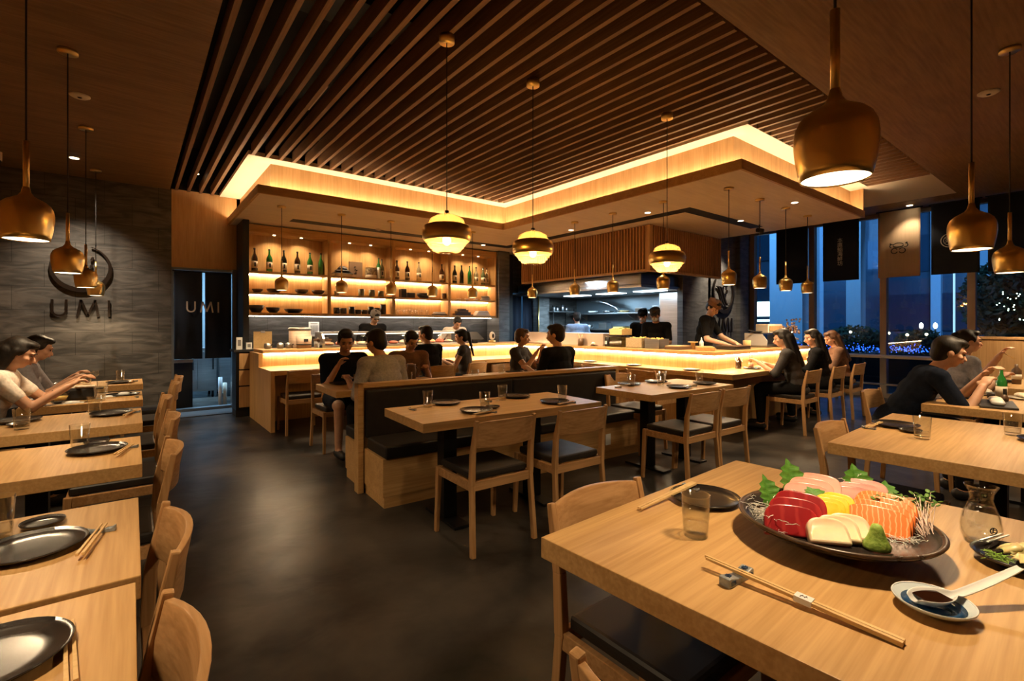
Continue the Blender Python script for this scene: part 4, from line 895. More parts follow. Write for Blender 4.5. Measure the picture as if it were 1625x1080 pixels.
# left wall bench
lb = empty('wall_bench', (-1.15, 4.2, 0), 0, 'black leather bench running along the left wall', 'bench')
MB().box(-.22, .24, -4.3, 4.2, 0, .36).build('base', 'oak_y', lb); MB().box(-.22, .25, -4.3, 4.2, .36, .45).build('seat', 'leather', lb, bevel=.02); MB().box(-.24, -.14, -4.3, 4.2, .45, .95).build('backrest', 'leather', lb, bevel=.02)
# centre tables
CR = R(-3.5)
table(2.155, 2.93, 1.50, .67, CR, 'long four-seat oak table along the near side of the banquette', ((-.42, 0), (.32, 0)))
table(4.13, 2.82, 1.27, .66, R(-2.5), 'square-set oak table beyond the banquette end, under the farthest glass pendant', ((-.28, 0), (.28, 0)))
CG = 'chairs at the centre tables'
place_chair(1.785, 2.575, R(-2), 'chair with its back to the camera at the left of the long centre table', CG)
place_chair(2.395, 2.52, R(-2), 'chair with its back to the camera at the right of the long centre table', CG)
place_chair(3.78, 2.44, R(-2), 'left chair at the near side of the second centre table', CG)
place_chair(4.25, 2.42, R(-2), 'right chair at the near side of the second centre table', CG)
place_chair(4.35, 3.35, R(180), 'chair on the far side of the second centre table', CG)
# banquette (back-to-back)
bq = empty('banquette', (1.42, 3.85, 0), R(-3.0), 'long back-to-back black leather banquette with an oak frame, facing the aisle end-on', 'banquette')
L = 3.0
mb = MB(); mb.box(0, .045, -.05, .05, 0, .875); mb.box(0, L, -.05, .05, .84, .875); mb.box(.045, L, -.02, .02, .1, .84); mb.box(L-.045, L, -.05, .05, 0, .84)
mb.build('spine_frame', 'oak_x', bq, bevel=.003)
for sy in (-1, 1):
    n = 2
    for k in range(n):
        x0 = .06+k*(L-.12)/n; x1 = .06+(k+1)*(L-.12)/n-.012
        MB().box(x0, x1, min(sy*.022, sy*.075), max(sy*.022, sy*.075), .44, .825).build('backrest', 'leather', bq, bevel=.015)
        MB().box(x0, x1, min(sy*.075, sy*.50), max(sy*.075, sy*.50), .36, .455).build('seat', 'leather', bq, bevel=.022, bseg=3)
    MB().box(.05, L-.02, min(sy*.05, sy*.47), max(sy*.05, sy*.47), .08, .36).build('base', 'oak_x', bq, bevel=.003)
    MB().box(.06, L-.03, min(sy*.05, sy*.465), max(sy*.05, sy*.465), 0, .08).build('plinth', 'oak_x', bq)
sk = MB().box(2.35, 2.42, -.474, -.468, .14, .25).build('socket', 'white', bq)
# tables on the far side of the banquette
table(2.05, 4.72, 1.20, .70, R(-2), 'table behind the banquette where the grey-shirted man sits', ((0, 0),))
table(3.75, 4.62, 1.25, .66, R(-2), 'table behind the far half of the banquette with cups and trays', ((0, 0),))
FG = 'chairs behind the banquette'
place_chair(1.80, 5.42, R(180), 'chair under the man in the dark polo at the table behind the banquette', FG)
place_chair(2.62, 5.45, R(180), 'chair under the man in dark red at the table behind the banquette', FG)
place_chair(4.15, 5.25, R(172), 'chair under the bare-armed person at the far table behind the banquette', FG)
place_chair(1.70, 6.55, 0, 'empty chair at the left end of the sushi counter', 'chairs at the sushi counter'); 
place_chair(3.36, 6.12, 0, 'chair with the black-shirted man at the sushi counter', 'chairs at the sushi counter')
place_chair(3.98, 6.25, R(20), 'chair with the ponytailed woman at the sushi counter', 'chairs at the sushi counter')
place_chair(5.22, 4.55, R(-90), 'empty chair at the middle wing of the sushi counter', 'chairs at the sushi counter'); place_chair(5.2, 3.75, R(-90), 'empty chair at the middle wing, nearer the counter corner', 'chairs at the sushi counter')
for x, t in ((6.66, 'first chair at the right wing, under the long-haired woman in dark grey'), (7.52, 'second chair at the right wing, under the woman in black'), (8.30, 'third chair at the right wing, under the brown-haired woman')):
    place_chair(x, 2.68, 0, t, 'chairs at the right wing of the counter')
# right-hand tables
RR = R(3)
def rtab(x0, y1, w, d_, rot, *a, **k):   # by back-left corner
    ox, oy = rotpt(w/2, -d_/2, rot); return table(x0+ox, y1+oy, w, d_, rot, *a, **k)
FGT = rtab(.91, 1.03, 1.20, 1.22, R(2.5), 'big foreground oak table carrying the sashimi platter', ((0, 0),))
rtab(2.80, .96, 1.27, 1.10, R(2), 'oak table right behind the sashimi table, laid for two', ((0, 0),))
rtab(4.73, .99, 1.15, 1.05, 0, 'oak table with dishes and a green bottle in front of the man in navy', ((0, 0),))
rtab(6.52, 1.00, 1.2, 1.05, 0, 'far right oak table in front of the woman with chopsticks', ((0, 0),))
RG = 'chairs at the right-hand tables'
place_chair(1.24, .86, R(180), 'chair tucked at the far side of the sashimi table', RG)
place_chair(.85, .37, R(-90), 'chair corner at the bottom edge, tucked under the left side of the sashimi table', RG)
place_chair(3.12, .80, R(181), 'chair tucked at the far side of the second right-hand table', RG)
place_chair(4.98, 1.12, R(180), 'chair under the man in navy', RG)
place_chair(6.62, 1.15, R(180), 'chair under the woman eating with chopsticks', RG)
# window bar
wt = empty('window_bar', (10.45, 2.45, 0), 0, 'narrow pale bar table with metal legs along the windows', 'table')
MB().box(-.22, .22, -1.0, 1.0, .77, .81).build('tabletop', pmat('pale_bar_top', (.45, .38, .32), .5), wt, bevel=.003)
for sy in (-.92, .92):
    for sx in (-.18, .18): MB().box(sx-.02, sx+.02, sy-.02, sy+.02, 0, .77).build('leg', 'steel', wt)
MB().box(-.18, -.15, -.92, .92, .30, .33).build('rail', 'steel', wt)
# oak booth partition on the far right
bp_ = empty('booth_partition', (9.25, .5, 0), 0, 'oak booth partition with a rounded cap below the far right windows', 'partition')
MB().box(-.04, .04, -1.6, .95, 0, 1.15).build('panel', 'panel', bp_); MB().box(-.06, .06, -1.62, .97, 1.15, 1.19).build('cap', 'panel', bp_, bevel=.01)
# ============================================================ TABLEWARE
def tumbler():
    g = empty('water_glass', (0, 0, -9), 0, 'x', 'glass')
    MB().lathe([(.030, 0), (.033, .003), (.0395, .118), (.0378, .118), (.0318, .014), (.0005, .012)], 32).build('glass_body', 'glass', g)
    MB().lathe([(.0305, .015), (.0325, .040), (.0005, .040)], 28).build('water', 'water', g)
    return g
def plate_p(r, h=.018):
    p = empty('dark_plate', (0, 0, -9), 0, 'x', 'plate')
    MB().lathe([(r*.55, 0), (r*.58, .004), (r*.92, h*.6), (r, h), (r*.985, h+.002), (r*.90, h*.62), (r*.6, .008), (.0005, .007)], 40).build('plate', 'ceramic', p)
    return p
def stick_p(l=.23):
    s = empty('chopstick', (0, 0, -9), 0, 'x', 'chopstick'); MB().bar((-l/2, 0, .006), (l/2, 0, .006), .0075, .007, .0045, .0045, (0, 0, 1)).build('shaft', 'stick', s, bevel=.001); return s
def rest_p():
    s = empty('chopstick_rest', (0, 0, -9), 0, 'x', 'chopstick rest')
    mb = MB(); prof = [(-.034, .016), (-.024, .011), (0, .008), (.024, .011), (.034, .016)]
    vs = []
    for x, z in prof: vs += [(x, -.009, 0), (x, .009, 0), (x, .009, z), (x, -.009, z)]
    fs = []
    for i in range(4):
        for k in range(4): fs.append((i*4+k, i*4+(k+1) % 4, (i+1)*4+(k+1) % 4, (i+1)*4+k))
    fs += [(3, 2, 1, 0), (16, 17, 18, 19)]
    mb.add(vs, fs).build('rest', noisy('blue_glazed_rest', (.10, .13, .16), (.30, .33, .35), (60, 60, 60), (.2, .35)), s, bevel=.002); return s
GL = Proto(tumbler()); PLT = Proto(plate_p(.115)); DSH = Proto(plate_p(.052, .016)); STK = Proto(stick_p()); RST = Proto(rest_p())
def side_sticks(x, y, ang, where, z=TT, l=1, rest=True, first='rest'):
    """a pair of chopsticks laid on a rest; ang = direction of the sticks"""
    c, s = math.cos(ang), math.sin(ang)
    for k, o in ((0, -.006), (1, .006)):
        q = STK((x-s*o, y+c*o, z+(.009 if rest else 0)), ang, ('left' if k else 'right')+' chopstick of the pair '+where)
        q.rotation_euler = (0, R(1.2) if rest else 0, ang)
    if rest: RST((x+c*.08, y+s*.08, z), ang+R(90), 'glazed chopstick rest '+where)
def setting(gx, gy, px, py, where, dish=None, sticks=None, gl=True):
    if gl: GL((gx, gy, TT), 0, 'water glass '+where)
    PLT((px, py, TT), 0, 'round dark plate '+where)
    if dish: DSH((dish[0], dish[1], TT), 0, 'small dark dish '+where)
    if sticks: side_sticks(sticks[0], sticks[1], sticks[2], where)
# left row
PLT((-.20, 1.24, TT), 0, 'dark plate cut by the left edge on the nearest left-row table'); DSH((-.26, 1.39, TT), 0, 'small dark dish at the left edge on the nearest left-row table')
side_sticks(-.09, 1.20, R(95), 'on the nearest left-row table', rest=False)
setting(-.30, 1.96, -.21, 1.80, 'on the second left-row table', (-.21, 2.00), None)
side_sticks(-.085, 1.76, R(80), 'on the second left-row table'); 
setting(-.20, 3.14, -.13, 3.03, 'on the third left-row table', (-.14, 3.20), (-.03, 2.93, R(75)))
setting(-.20, 4.30, -.11, 4.20, 'toward the aisle on the fourth left-row table', None, (-.01, 4.12, R(75)))
setting(-.50, 3.93, -.56, 4.24, 'near the wall side of the fourth left-row table', (-.53, 4.06), None)
# fifth table: hot pot and dishes
hp = empty('hot_pot', (-.34, 5.22, TT), 0, 'black rectangular pot of pale broth on the fifth left-row table', 'pot')
MB().box(-.11, .11, -.08, .08, 0, .10).build('pot', 'black', hp, bevel=.02); MB().box(-.10, .10, -.07, .07, .095, .104).build('broth', 'cream', hp, bevel=.01)
for sx in (-1, 1): MB().box(sx*.13-.025, sx*.13+.025, -.03, .03, .075, .088).build('handle', 'black', hp, bevel=.004)
GL((-.20, 5.02, TT), 0, 'water glass in front of the black pot on the fifth left-row table'); GL((-.20, 5.44, TT), 0, 'tall pale drink glass behind the black pot on the fifth left-row table')
PLT((-.06, 5.25, TT), 0, 'dark plate right of the black pot on the fifth left-row table'); PLT((-.55, 5.28, TT), 0, 'dark plate before the women on the fifth left-row table')
DSH((-.43, 5.02, TT), 0, 'small dark dish in front of the black pot on the fifth left-row table')
def glassbowl(x, y, label, z=TT):
    b = empty('glass_bowl', (x, y, z), 0, label, 'bowl'); MB().lathe([(.03, 0), (.055, .05), (.060, .075), (.057, .075), (.045, .02), (.0005, .012)], 24).build('bowl', 'glass', b); MB().lathe([(.03, .014), (.048, .045), (.0005, .048)], 20).build('soup', yel, b)
glassbowl(-.44, 5.12, 'glass bowl of yellow soup left of the black pot')
for k, (x, y, w, lab_) in enumerate([(-.40, 4.97, .11, 'white folded napkin with food at the near edge of the fifth table'), (-.17, 5.15, .06, 'white napkin scrap right of the black pot'), (-.08, 5.33, .08, 'crumpled white napkin on the far side of the fifth table')]):
    nkn = MB().box(-w, w, -.035, .035, 0, .008).ell((w*.3, 0, .012), (w*.5, .03, .012)).build('napkin', 'white', None, loc=(x, y, TT), bevel=.002); tag(nkn, lab_, 'napkin')
side_sticks(-.05, 5.05, R(10), 'on the fifth left-row table, aisle side')
setting(-.10, 6.62, -.10, 6.42, 'toward the aisle on the farthest left-row table', None, None)
setting(-.36, 6.50, -.52, 6.62, 'toward the wall side of the farthest left-row table', None, None)
side_sticks(.0, 6.42, R(80), 'on the farthest left-row table')
wg = empty('wine_glass', (-.30, 6.68, TT), 0, 'small stemmed glass on the farthest left-row table', 'glass'); MB().lathe([(.03, 0), (.004, .006), (.004, .05), (.03, .08), (.028, .12), (.026, .12), (.027, .08), (.0005, .055)], 24).build('glass_body', 'glass', wg)
# long centre table
def cpt(x, y): return (x, y)
for (g, p, d_, st, w) in (((1.70, 3.17), (1.87, 3.21), None, (1.63, 3.13, R(190)), 'at the far left place of the long centre table'),
                          ((1.99, 2.86), (1.87, 2.79), (2.04, 2.83), (1.86, 2.67, R(15)), 'at the near left place of the long centre table'),
                          ((2.33, 3.10), (2.50, 3.14), None, (2.26, 3.10, R(190)), 'at the far right place of the long centre table'),
                          ((2.70, 2.80), (2.56, 2.74), None, (2.58, 2.63, R(15)), 'at the near right place of the long centre table')):
    setting(*g, *p, w, d_, st)
for (g, p, d_, st, w) in (((3.82, 3.0), (3.92, 3.10), None, (3.72, 3.02, R(185)), 'at the far left of the second centre table'),
                          ((4.36, 3.02), (4.28, 3.04), None, None, 'at the far right of the second centre table'),
                          ((4.10, 2.86), (4.10, 2.66), None, (4.24, 2.62, R(15)), 'in the middle of the second centre table'),
                          ((4.66, 2.78), (4.55, 2.66), None, None, 'at the right end of the second centre table')):
    setting(*g, *p, w, d_, st)
side_sticks(4.25, 2.92, R(5), 'in the middle of the second centre table, beyond the plate', rest=False)
# second right-hand table
setting(3.27, .68, 3.55, .86, 'at the left side of the second right-hand table', (3.42, .76), (3.42, .93, R(178)))
setting(3.77, .40, 3.66, .26, 'at the right edge of the photo on the second right-hand table', None, None)
# table with green bottle
GB = bottle_proto('green', .27, .034)
grb = GB((5.36, .63, TT), R(-50), 'green bottle with white label standing on the man in navy’s table')
for k, (x, y, kind, lab_) in enumerate([(5.58, .88, 'bowl', 'black bowl nearest the man in navy'), (5.76, .78, 'plateful', 'plate of pale food behind the black bowl'), (5.34, .80, 'dish', 'small dark dish near the table edge by the black bowl'), (5.52, .70, 'cup', 'black cup between the bowl and the green bottle'), (5.06, .62, 'platter', 'dark platter of pale rolls in front of the green bottle'), (5.66, .52, 'plateful', 'second pale plate of food, right of the black cup')]):
    r = empty({'bowl': 'bowl', 'plateful': 'food_plate', 'dish': 'sauce_dish', 'cup': 'tea_cup', 'platter': 'food_platter'}[kind], (x, y, TT), R(10), lab_, {'bowl': 'bowl', 'plateful': 'plate', 'dish': 'dish', 'cup': 'cup', 'platter': 'platter'}[kind])
    if kind == 'bowl': MB().lathe([(.05, 0), (.10, .035), (.115, .055), (.108, .055), (.09, .03), (.0005, .012)], 28).build('bowl', blackc, r)
    elif kind == 'dish': MB().lathe([(.03, 0), (.06, .012), (.0005, .008)], 24).build('dish', blackc, r)
    elif kind == 'cup': MB().lathe([(.03, 0), (.04, .05), (.036, .05), (.0005, .01)], 24).build('cup', blackc, r)
    elif kind == 'plateful': MB().lathe([(.06, 0), (.12, .014), (.0005, .008)], 28).build('plate', 'cream', r); MB().ell((0, 0, .03), (.07, .05, .025)).ell((.04, .03, .03), (.04, .04, .02)).build('food', 'cream', r)
    else:
        MB().box(-.22, .22, -.10, .10, 0, .018).build('platter', blackc, r, bevel=.006)
        for q in range(4): MB().ell((-.14+.09*q, .0, .035), (.05, .035, .02), Euler((0, 0, .6)).to_matrix()).build('roll', ('white', 'cream')[q % 2], r)
        MB().ell((.16, -.05, .035), (.025, .025, .035)).build('garnish', brownc, r)
for k, (x, y, h_, mt, lab_, c_) in enumerate([(6.95, .62, .16, 'black', 'dark sauce caddy on the far right table', 'caddy'), (7.05, .72, .20, brownc, 'brown sauce bottle on the far right table', 'bottle')]):
    simple('sauce_bottle' if c_ == 'bottle' else 'sauce_caddy', lab_, c_, (x, y, TT), [('body', MB().lathe([(.035, 0), (.038, h_*.7), (.015, h_*.85), (.013, h_)], 16), mt), ('label', MB().lathe([(.0385, h_*.25), (.0385, h_*.5)], 16), 'cream')])
for k, (x, y, lab_) in enumerate([(6.85, .90, 'dark plate before the woman with chopsticks'), (7.2, .86, 'dark plate beyond the woman’s, far right table'), (7.0, .4, 'dark plate at the near side of the far right table')]): PLT((x, y, TT), 0, lab_)
# tables behind the banquette
setting(1.72, 4.62, 1.66, 4.92, 'at the aisle end of the table behind the banquette', None, None)
simple('cup', 'small dark cup before the man in the dark polo', 'cup', (1.86, 4.95, TT), [('cup', MB().lathe([(.03, 0), (.04, .06), (.036, .06), (.0005, .01)], 20), blackc)])
simple('napkin', 'white folded napkin by the end of the banquette top', 'napkin', (1.78, 4.50, TT), [('cloth', MB().box(-.09, .09, -.05, .05, 0, .012), 'white', .003)])
GL((2.22, 4.55, TT), 0, 'glass half hidden by the banquette rail, right of the grey-shirted man'); DSH((2.30, 4.88, TT), 0, 'small dish before the man in dark red')
simple('drink_pitcher', 'dark pitcher beside the man in dark red', 'pitcher', (2.45, 4.95, TT), [('body', MB().lathe([(.05, 0), (.055, .08), (.045, .14), (.05, .16)], 20), brownc), ('handle', MB().tube([(.05, 0, .13), (.085, 0, .10), (.055, 0, .04)], .008, 8), brownc)])
for x, y, t in ((3.55, 4.75, 'glass on the far banquette table, left'), (4.22, 4.62, 'glass on the far banquette table, beside the black-shirted man'), (2.9, 4.35, 'glass seen over the banquette rail under the chair back')): GL((x, y, TT), 0, 'water '+t)
for x, y, t in ((3.75, 4.75, 'dark plate on the far banquette table, left of the bare-armed person'), (4.02, 4.72, 'dark plate on the far banquette table, in front of the bare-armed person')): PLT((x, y, TT), 0, t)
simple('bento_box', 'black stacked box at the right of the far banquette table', 'box', (4.30, 4.82, TT), [('box', MB().box(-.07, .07, -.06, .06, 0, .07), blackc, .005), ('lid', MB().box(-.073, .073, -.063, .063, .07, .085), 'black', .003)])
# sushi counter ledge
for x, y, t in ((3.45, 6.85, 'before the black-shirted man at the counter'), (5.62, 5.2, 'at the middle wing, below the metal guard'), (5.60, 4.35, 'in the middle of the middle wing'), (5.60, 3.45, 'at the middle wing, nearest the corner')): PLT((x, y, TZ), 0, 'dark plate on the counter ledge '+t)
for x, y, t in ((6.42, 3.08, 'before the long-haired woman at the right wing'), (7.4, 3.1, 'before the woman in black at the right wing')): PLT((x, y, TZ), 0, 'dark plate on the counter ledge '+t)
simple('sauce_bottle', 'dark soy bottle in a glass on the right wing ledge', 'bottle', (6.30, 3.20, TZ), [('bottle', MB().lathe([(.035, 0), (.035, .10), (.015, .13), (.015, .15)], 16), bglass['brown']), ('sleeve', MB().shell([(.042, 0), (.044, .13)], .002, 20), 'glass')])
simple('utensil_pot', 'pot of brush sticks on the ledge by the long-haired woman’s hand', 'pot', (6.56, 3.16, TZ), [('pot', MB().lathe([(.03, 0), (.035, .07)], 16), 'skin'), ('sticks', MB().tube([(0, 0, .05), (-.01, .02, .19)], .004).tube([(.01, 0, .05), (.03, .0, .18)], .004).tube([(0, .01, .05), (.01, .03, .20)], .004), brownc)])

# ============================================================ FOREGROUND TABLE FOOD
PX, PY = 1.529, .509   # platter centre
pl = empty('sashimi_platter', (PX, PY, TT), 0, 'large dark round platter holding the assorted sashimi on the foreground table', 'platter')
MB().lathe([(.10, 0), (.105, .012), (.15, .022), (.215, .046), (.236, .060), (.238, .066), (.232, .068), (.215, .060), (.16, .040), (.10, .034), (.0005, .033)], 72).build('dish', 'ceramic', pl)
MB().lathe([(.226, .0585), (.2365, .0605), (.2400, .066), (.234, .0705), (.226, .066)], 72, closed=True).build('rim', 'ceramic_rim', pl)
PZ = TT+.036
# camera-facing axes at the platter: e1 = image right, e2 = away from camera
A0 = R(-38.05)
E1 = Vector((math.cos(A0), math.sin(A0), 0)); E2 = Vector((-math.sin(A0), math.cos(A0), 0))
def pp(a, b, z=0.0): v_ = Vector((PX, PY, PZ))+E1*a+E2*b; return (v_.x, v_.y, v_.z+z)
def streaks(name, base, line, scale, width=.5, rough=.32, rot=0., sss=.15):
    m, n, l, b = newmat(name)
    tc = n.new('ShaderNodeTexCoord'); mp = n.new('ShaderNodeMapping'); mp.inputs['Rotation'].default_value = (0, 0, rot)
    w = n.new('ShaderNodeTexWave'); w.wave_type = 'BANDS'; w.inputs['Scale'].default_value = scale; w.inputs['Distortion'].default_value = 3.5; w.inputs['Detail'].default_value = 2; w.inputs['Detail Scale'].default_value = 1.2
    l.new(tc.outputs['Object'], mp.inputs[0]); l.new(mp.outputs[0], w.inputs['Vector'])
    r = n.new('ShaderNodeValToRGB'); r.color_ramp.elements[0].position = width; r.color_ramp.elements[0].color = (*base, 1); r.color_ramp.elements[1].position = min(1, width+.35); r.color_ramp.elements[1].color = (*line, 1)
    l.new(w.outputs['Fac'], r.inputs[0]); l.new(r.outputs[0], b.inputs['Base Color']); b.inputs['Roughness'].default_value = rough
    b.inputs['Subsurface Weight'].default_value = sss; b.inputs['Subsurface Scale'].default_value = .01; b.inputs['Coat Weight'].default_value = .35; b.inputs['Coat Roughness'].default_value = .15
    return m
def grad_y(name, c0, c1, z0, z1, line=None, rough=.3):
    """two-tone flesh (bloodline on one edge) using object Z"""
    m, n, l, b = newmat(name); tc = n.new('ShaderNodeTexCoord'); sp = n.new('ShaderNodeSeparateXYZ'); nz = n.new('ShaderNodeTexNoise'); nz.inputs['Scale'].default_value = 40
    l.new(tc.outputs['Object'], sp.inputs[0]); l.new(tc.outputs['Object'], nz.inputs['Vector'])
    ad = n.new('ShaderNodeMath'); ad.operation = 'MULTIPLY_ADD'; l.new(nz.outputs['Fac'], ad.inputs[0]); ad.inputs[1].default_value = .02; l.new(sp.outputs['Z'], ad.inputs[2])
    mr = n.new('ShaderNodeMapRange'); mr.inputs['From Min'].default_value = z0; mr.inputs['From Max'].default_value = z1; l.new(ad.outputs[0], mr.inputs['Value'])
    r = n.new('ShaderNodeValToRGB'); r.color_ramp.elements[0].color = (*c0, 1); r.color_ramp.elements[1].color = (*c1, 1)
    if line: e = r.color_ramp.elements.new(.78); e.color = (*line, 1)
    l.new(mr.outputs[0], r.inputs[0]); l.new(r.outputs[0], b.inputs['Base Color']); b.inputs['Roughness'].default_value = rough
    b.inputs['Subsurface Weight'].default_value = .12; b.inputs['Subsurface Scale'].default_value = .01; b.inputs['Coat Weight'].default_value = .35; b.inputs['Coat Roughness'].default_value = .15
    return m
tuna_m = streaks('tuna_flesh', (.30, .008, .012), (.40, .025, .025), 9, .75, .35, rot=.4)
salmon_m = streaks('salmon_flesh', (.86, .22, .045), (.92, .50, .24), 30, .80, rot=.5)
hama_m = grad_y('yellowtail_flesh', (.82, .62, .53), (.66, .17, .12), .0, .095, (.78, .40, .32))
boni_m = grad_y('bonito_flesh', (.58, .26, .22), (.42, .08, .08), .0, .090, (.66, .40, .34))
scal_m = noisy('scallop_flesh', (.80, .62, .40), (.88, .73, .52), (22, 22, 22), (.2, .3), Subsurface_Weight=.25, Subsurface_Scale=.01, Coat_Weight=.4)
tama_m = noisy('yellow_pickle', (.85, .55, .02), (.92, .68, .06), (60, 60, 60), (.25, .4), bump=.3, Subsurface_Weight=.1, Subsurface_Scale=.01)
def slice_mesh(L, Hh, t, arch=1.0, bend=.12, n=16):
    """rounded slab standing on its long edge: x along, y thickness, z up"""
    out = [(-L/2, 0)]; 
    for k in range(n+1):
        a = PI-PI*k/n; out.append((L/2*math.copysign(abs(math.cos(a))**.55, math.cos(a)), Hh*(.12+.88*abs(math.sin(a))**(.62*arch))))
    out.append((L/2, 0)); mb = MB(); mb.poly(out, -t/2, t/2, 'xz')
    mb.v = [(x, y+bend*(x*x)/L*1.6, z) for x, y, z in mb.v]
    return mb
def slices(name, label, cat, group, mat, places, L, Hh, t, arch=1.0, bev=.003, labels=None):
    pr = None; out = []
    for i, (a, b, z, yaw, tilt) in enumerate(places):
        if pr is None:
            o = slice_mesh(L, Hh, t, arch).build(name, mat, None, bevel=bev, bseg=3, smooth=True); pr = o
        else: o = pr.copy(); COL.objects.link(o)
        o.location = pp(a, b, z); o.rotation_euler = Euler((tilt, 0, A0+yaw)); tag(o, labels[i] if labels else label, cat, group); out.append(o)
    return out
NL = ['front', 'middle', 'rear']
slices('tuna_slice', '', 'sashimi', 'tuna slices', tuna_m, [(-.148, -.060, .004, R(-20), R(-34)), (-.122, -.026, .012, R(-28), R(-34)), (-.094, .004, .019, R(-36), R(-34))], .132, .080, .024, .8, .005, [f'{k} thick deep-red tuna slice on the platter' for k in NL])
slices('yellowtail_slice', '', 'sashimi', 'yellowtail slices', hama_m, [(-.012, .105, .016, R(-30), R(-34)), (.014, .128, .024, R(-36), R(-34)), (.044, .144, .032, R(-42), R(-34))], .122, .076, .018, .7, .004, [f'{k} pink-and-white yellowtail slice at the back of the platter' for k in NL])
slices('bonito_slice', '', 'sashimi', 'bonito slices', boni_m, [(.120, .085, .014, R(-28), R(-34)), (.145, .106, .020, R(-33), R(-34)), (.172, .120, .026, R(-38), R(-34))], .120, .072, .018, .7, .004, [f'{k} dusky pink slice behind the salmon' for k in NL])
slices('salmon_slice', '', 'sashimi', 'salmon slices', salmon_m, [(.078, -.050, .004, R(-42), R(-38)), (.098, -.032, .011, R(-45), R(-38)), (.118, -.014, .017, R(-48), R(-38)), (.138, .004, .022, R(-50), R(-38))], .146, .078, .017, .75, .004, ['front orange salmon slice behind the wasabi', 'second orange salmon slice from the front', 'third orange salmon slice from the front', 'rear orange salmon slice nearest the sprouts'])
def disc_slices():
    pl_ = [(-.078, -.108, .004, R(-12), R(-40)), (-.046, -.096, .006, R(-18), R(-40)), (-.016, -.090, .008, R(-24), R(-40))]
    pr = None
    for i, (a, b, z, yaw, tilt) in enumerate(pl_):
        if pr is None: pr = o = slice_mesh(.098, .066, .026, .9).build('scallop_slice', scal_m, None, bevel=.008, bseg=4, smooth=True)
        else: o = pr.copy(); COL.objects.link(o)
        o.location = pp(a, b, z); o.rotation_euler = Euler((tilt, 0, A0+yaw)); tag(o, ['left', 'middle', 'right'][i]+' creamy scallop slice at the front of the platter', 'sashimi', 'scallop slices')
disc_slices()
slices('pickle_slice', '', 'garnish', 'yellow pickle slices', tama_m, [(-.022, .000, .016, R(-24), R(-37)), (-.006, .014, .021, R(-30), R(-37)), (.010, .026, .025, R(-38), R(-37)), (.028, .034, .028, R(-46), R(-37))], .086, .060, .011, .8, .003, ['front bright yellow pickle slice in the centre of the platter', 'second bright yellow pickle slice', 'third bright yellow pickle slice', 'rear bright yellow pickle slice'])
# wasabi
mb = MB(); mb.lathe([(.029, 0), (.030, .006), (.023, .020), (.0165, .036), (.0145, .048), (.010, .058), (.0005, .062)], 24)
mb.v = [(x*(1+.12*noise.noise(Vector((x*90, y*90, z*90)))), y*(1+.12*noise.noise(Vector((x*80, y*80, z*80)))), z+.003*noise.noise(Vector((x*150, y*150, z*100)))) for x, y, z in mb.v]
tag(mb.build('wasabi', noisy('wasabi_paste', (.20, .34, .04), (.33, .48, .09), (160, 160, 160), (.5, .7), bump=.6), None, loc=pp(.022, -.130, .006)), 'cone of green wasabi at the front of the platter', 'wasabi')
# shiso leaves
leaf_m = noisy('shiso_leaf', (.050, .17, .018), (.10, .27, .035), (60, 60, 60), (.4, .6), bump=.4)
def leaf(L, w, curl):
    n = 13; L1 = []; mb = MB(); vs = [(0, 0, 0)]; 
    mid = []; lf = []; rt = []
    for k in range(n):
        u = k/(n-1); z = L*u; ww = w*(math.sin(PI*min(1, u*.92+.06))**.8)*(1-.25*u)
        if u > .80: ww = w*.32*(1-u)/.2
        y = curl*u*u; tooth = 1.0+(.20 if k % 2 else -.10)
        mid.append((0, y, z)); lf.append((-ww*tooth, y-.25*ww, z+.004)); rt.append((ww*tooth, y-.25*ww, z+.004))
    vs = mid+lf+rt; fs = []
    for k in range(n-1): fs += [(k, k+1, n+k+1, n+k), (k+1, k, 2*n+k, 2*n+k+1)]
    return MB().add(vs, fs, False)
for i, (a, b, z, yaw, tilt, L_, w_, lab_) in enumerate([(-.122, .085, .012, R(15), R(-16), .105, .038, 'serrated green shiso leaf standing behind the tuna'), (-.005, .180, .020, R(8), R(-12), .118, .044, 'tall serrated shiso leaf behind the yellowtail'), (.180, .150, .020, R(-4), R(-14), .110, .048, 'broad serrated shiso leaf behind the dusky pink slices'), (.010, .062, .040, R(10), R(-50), .066, .036, 'small shiso leaf behind the yellow pickle'), (.215, .100, .020, R(-40), R(-40), .090, .036, 'shiso leaf leaning right behind the dusky pink slices'), (-.060, .045, .030, R(50), R(-40), .05, .026, 'little shiso leaf between tuna and yellow pickle')]):
    o = leaf(L_, w_, .012).build('shiso_leaf', leaf_m, None, loc=pp(a, b, z)); o.rotation_euler = Euler((tilt, 0, A0+yaw)); m_ = o.modifiers.new('t', 'SOLIDIFY'); m_.thickness = .0008; tag(o, lab_, 'leaf')
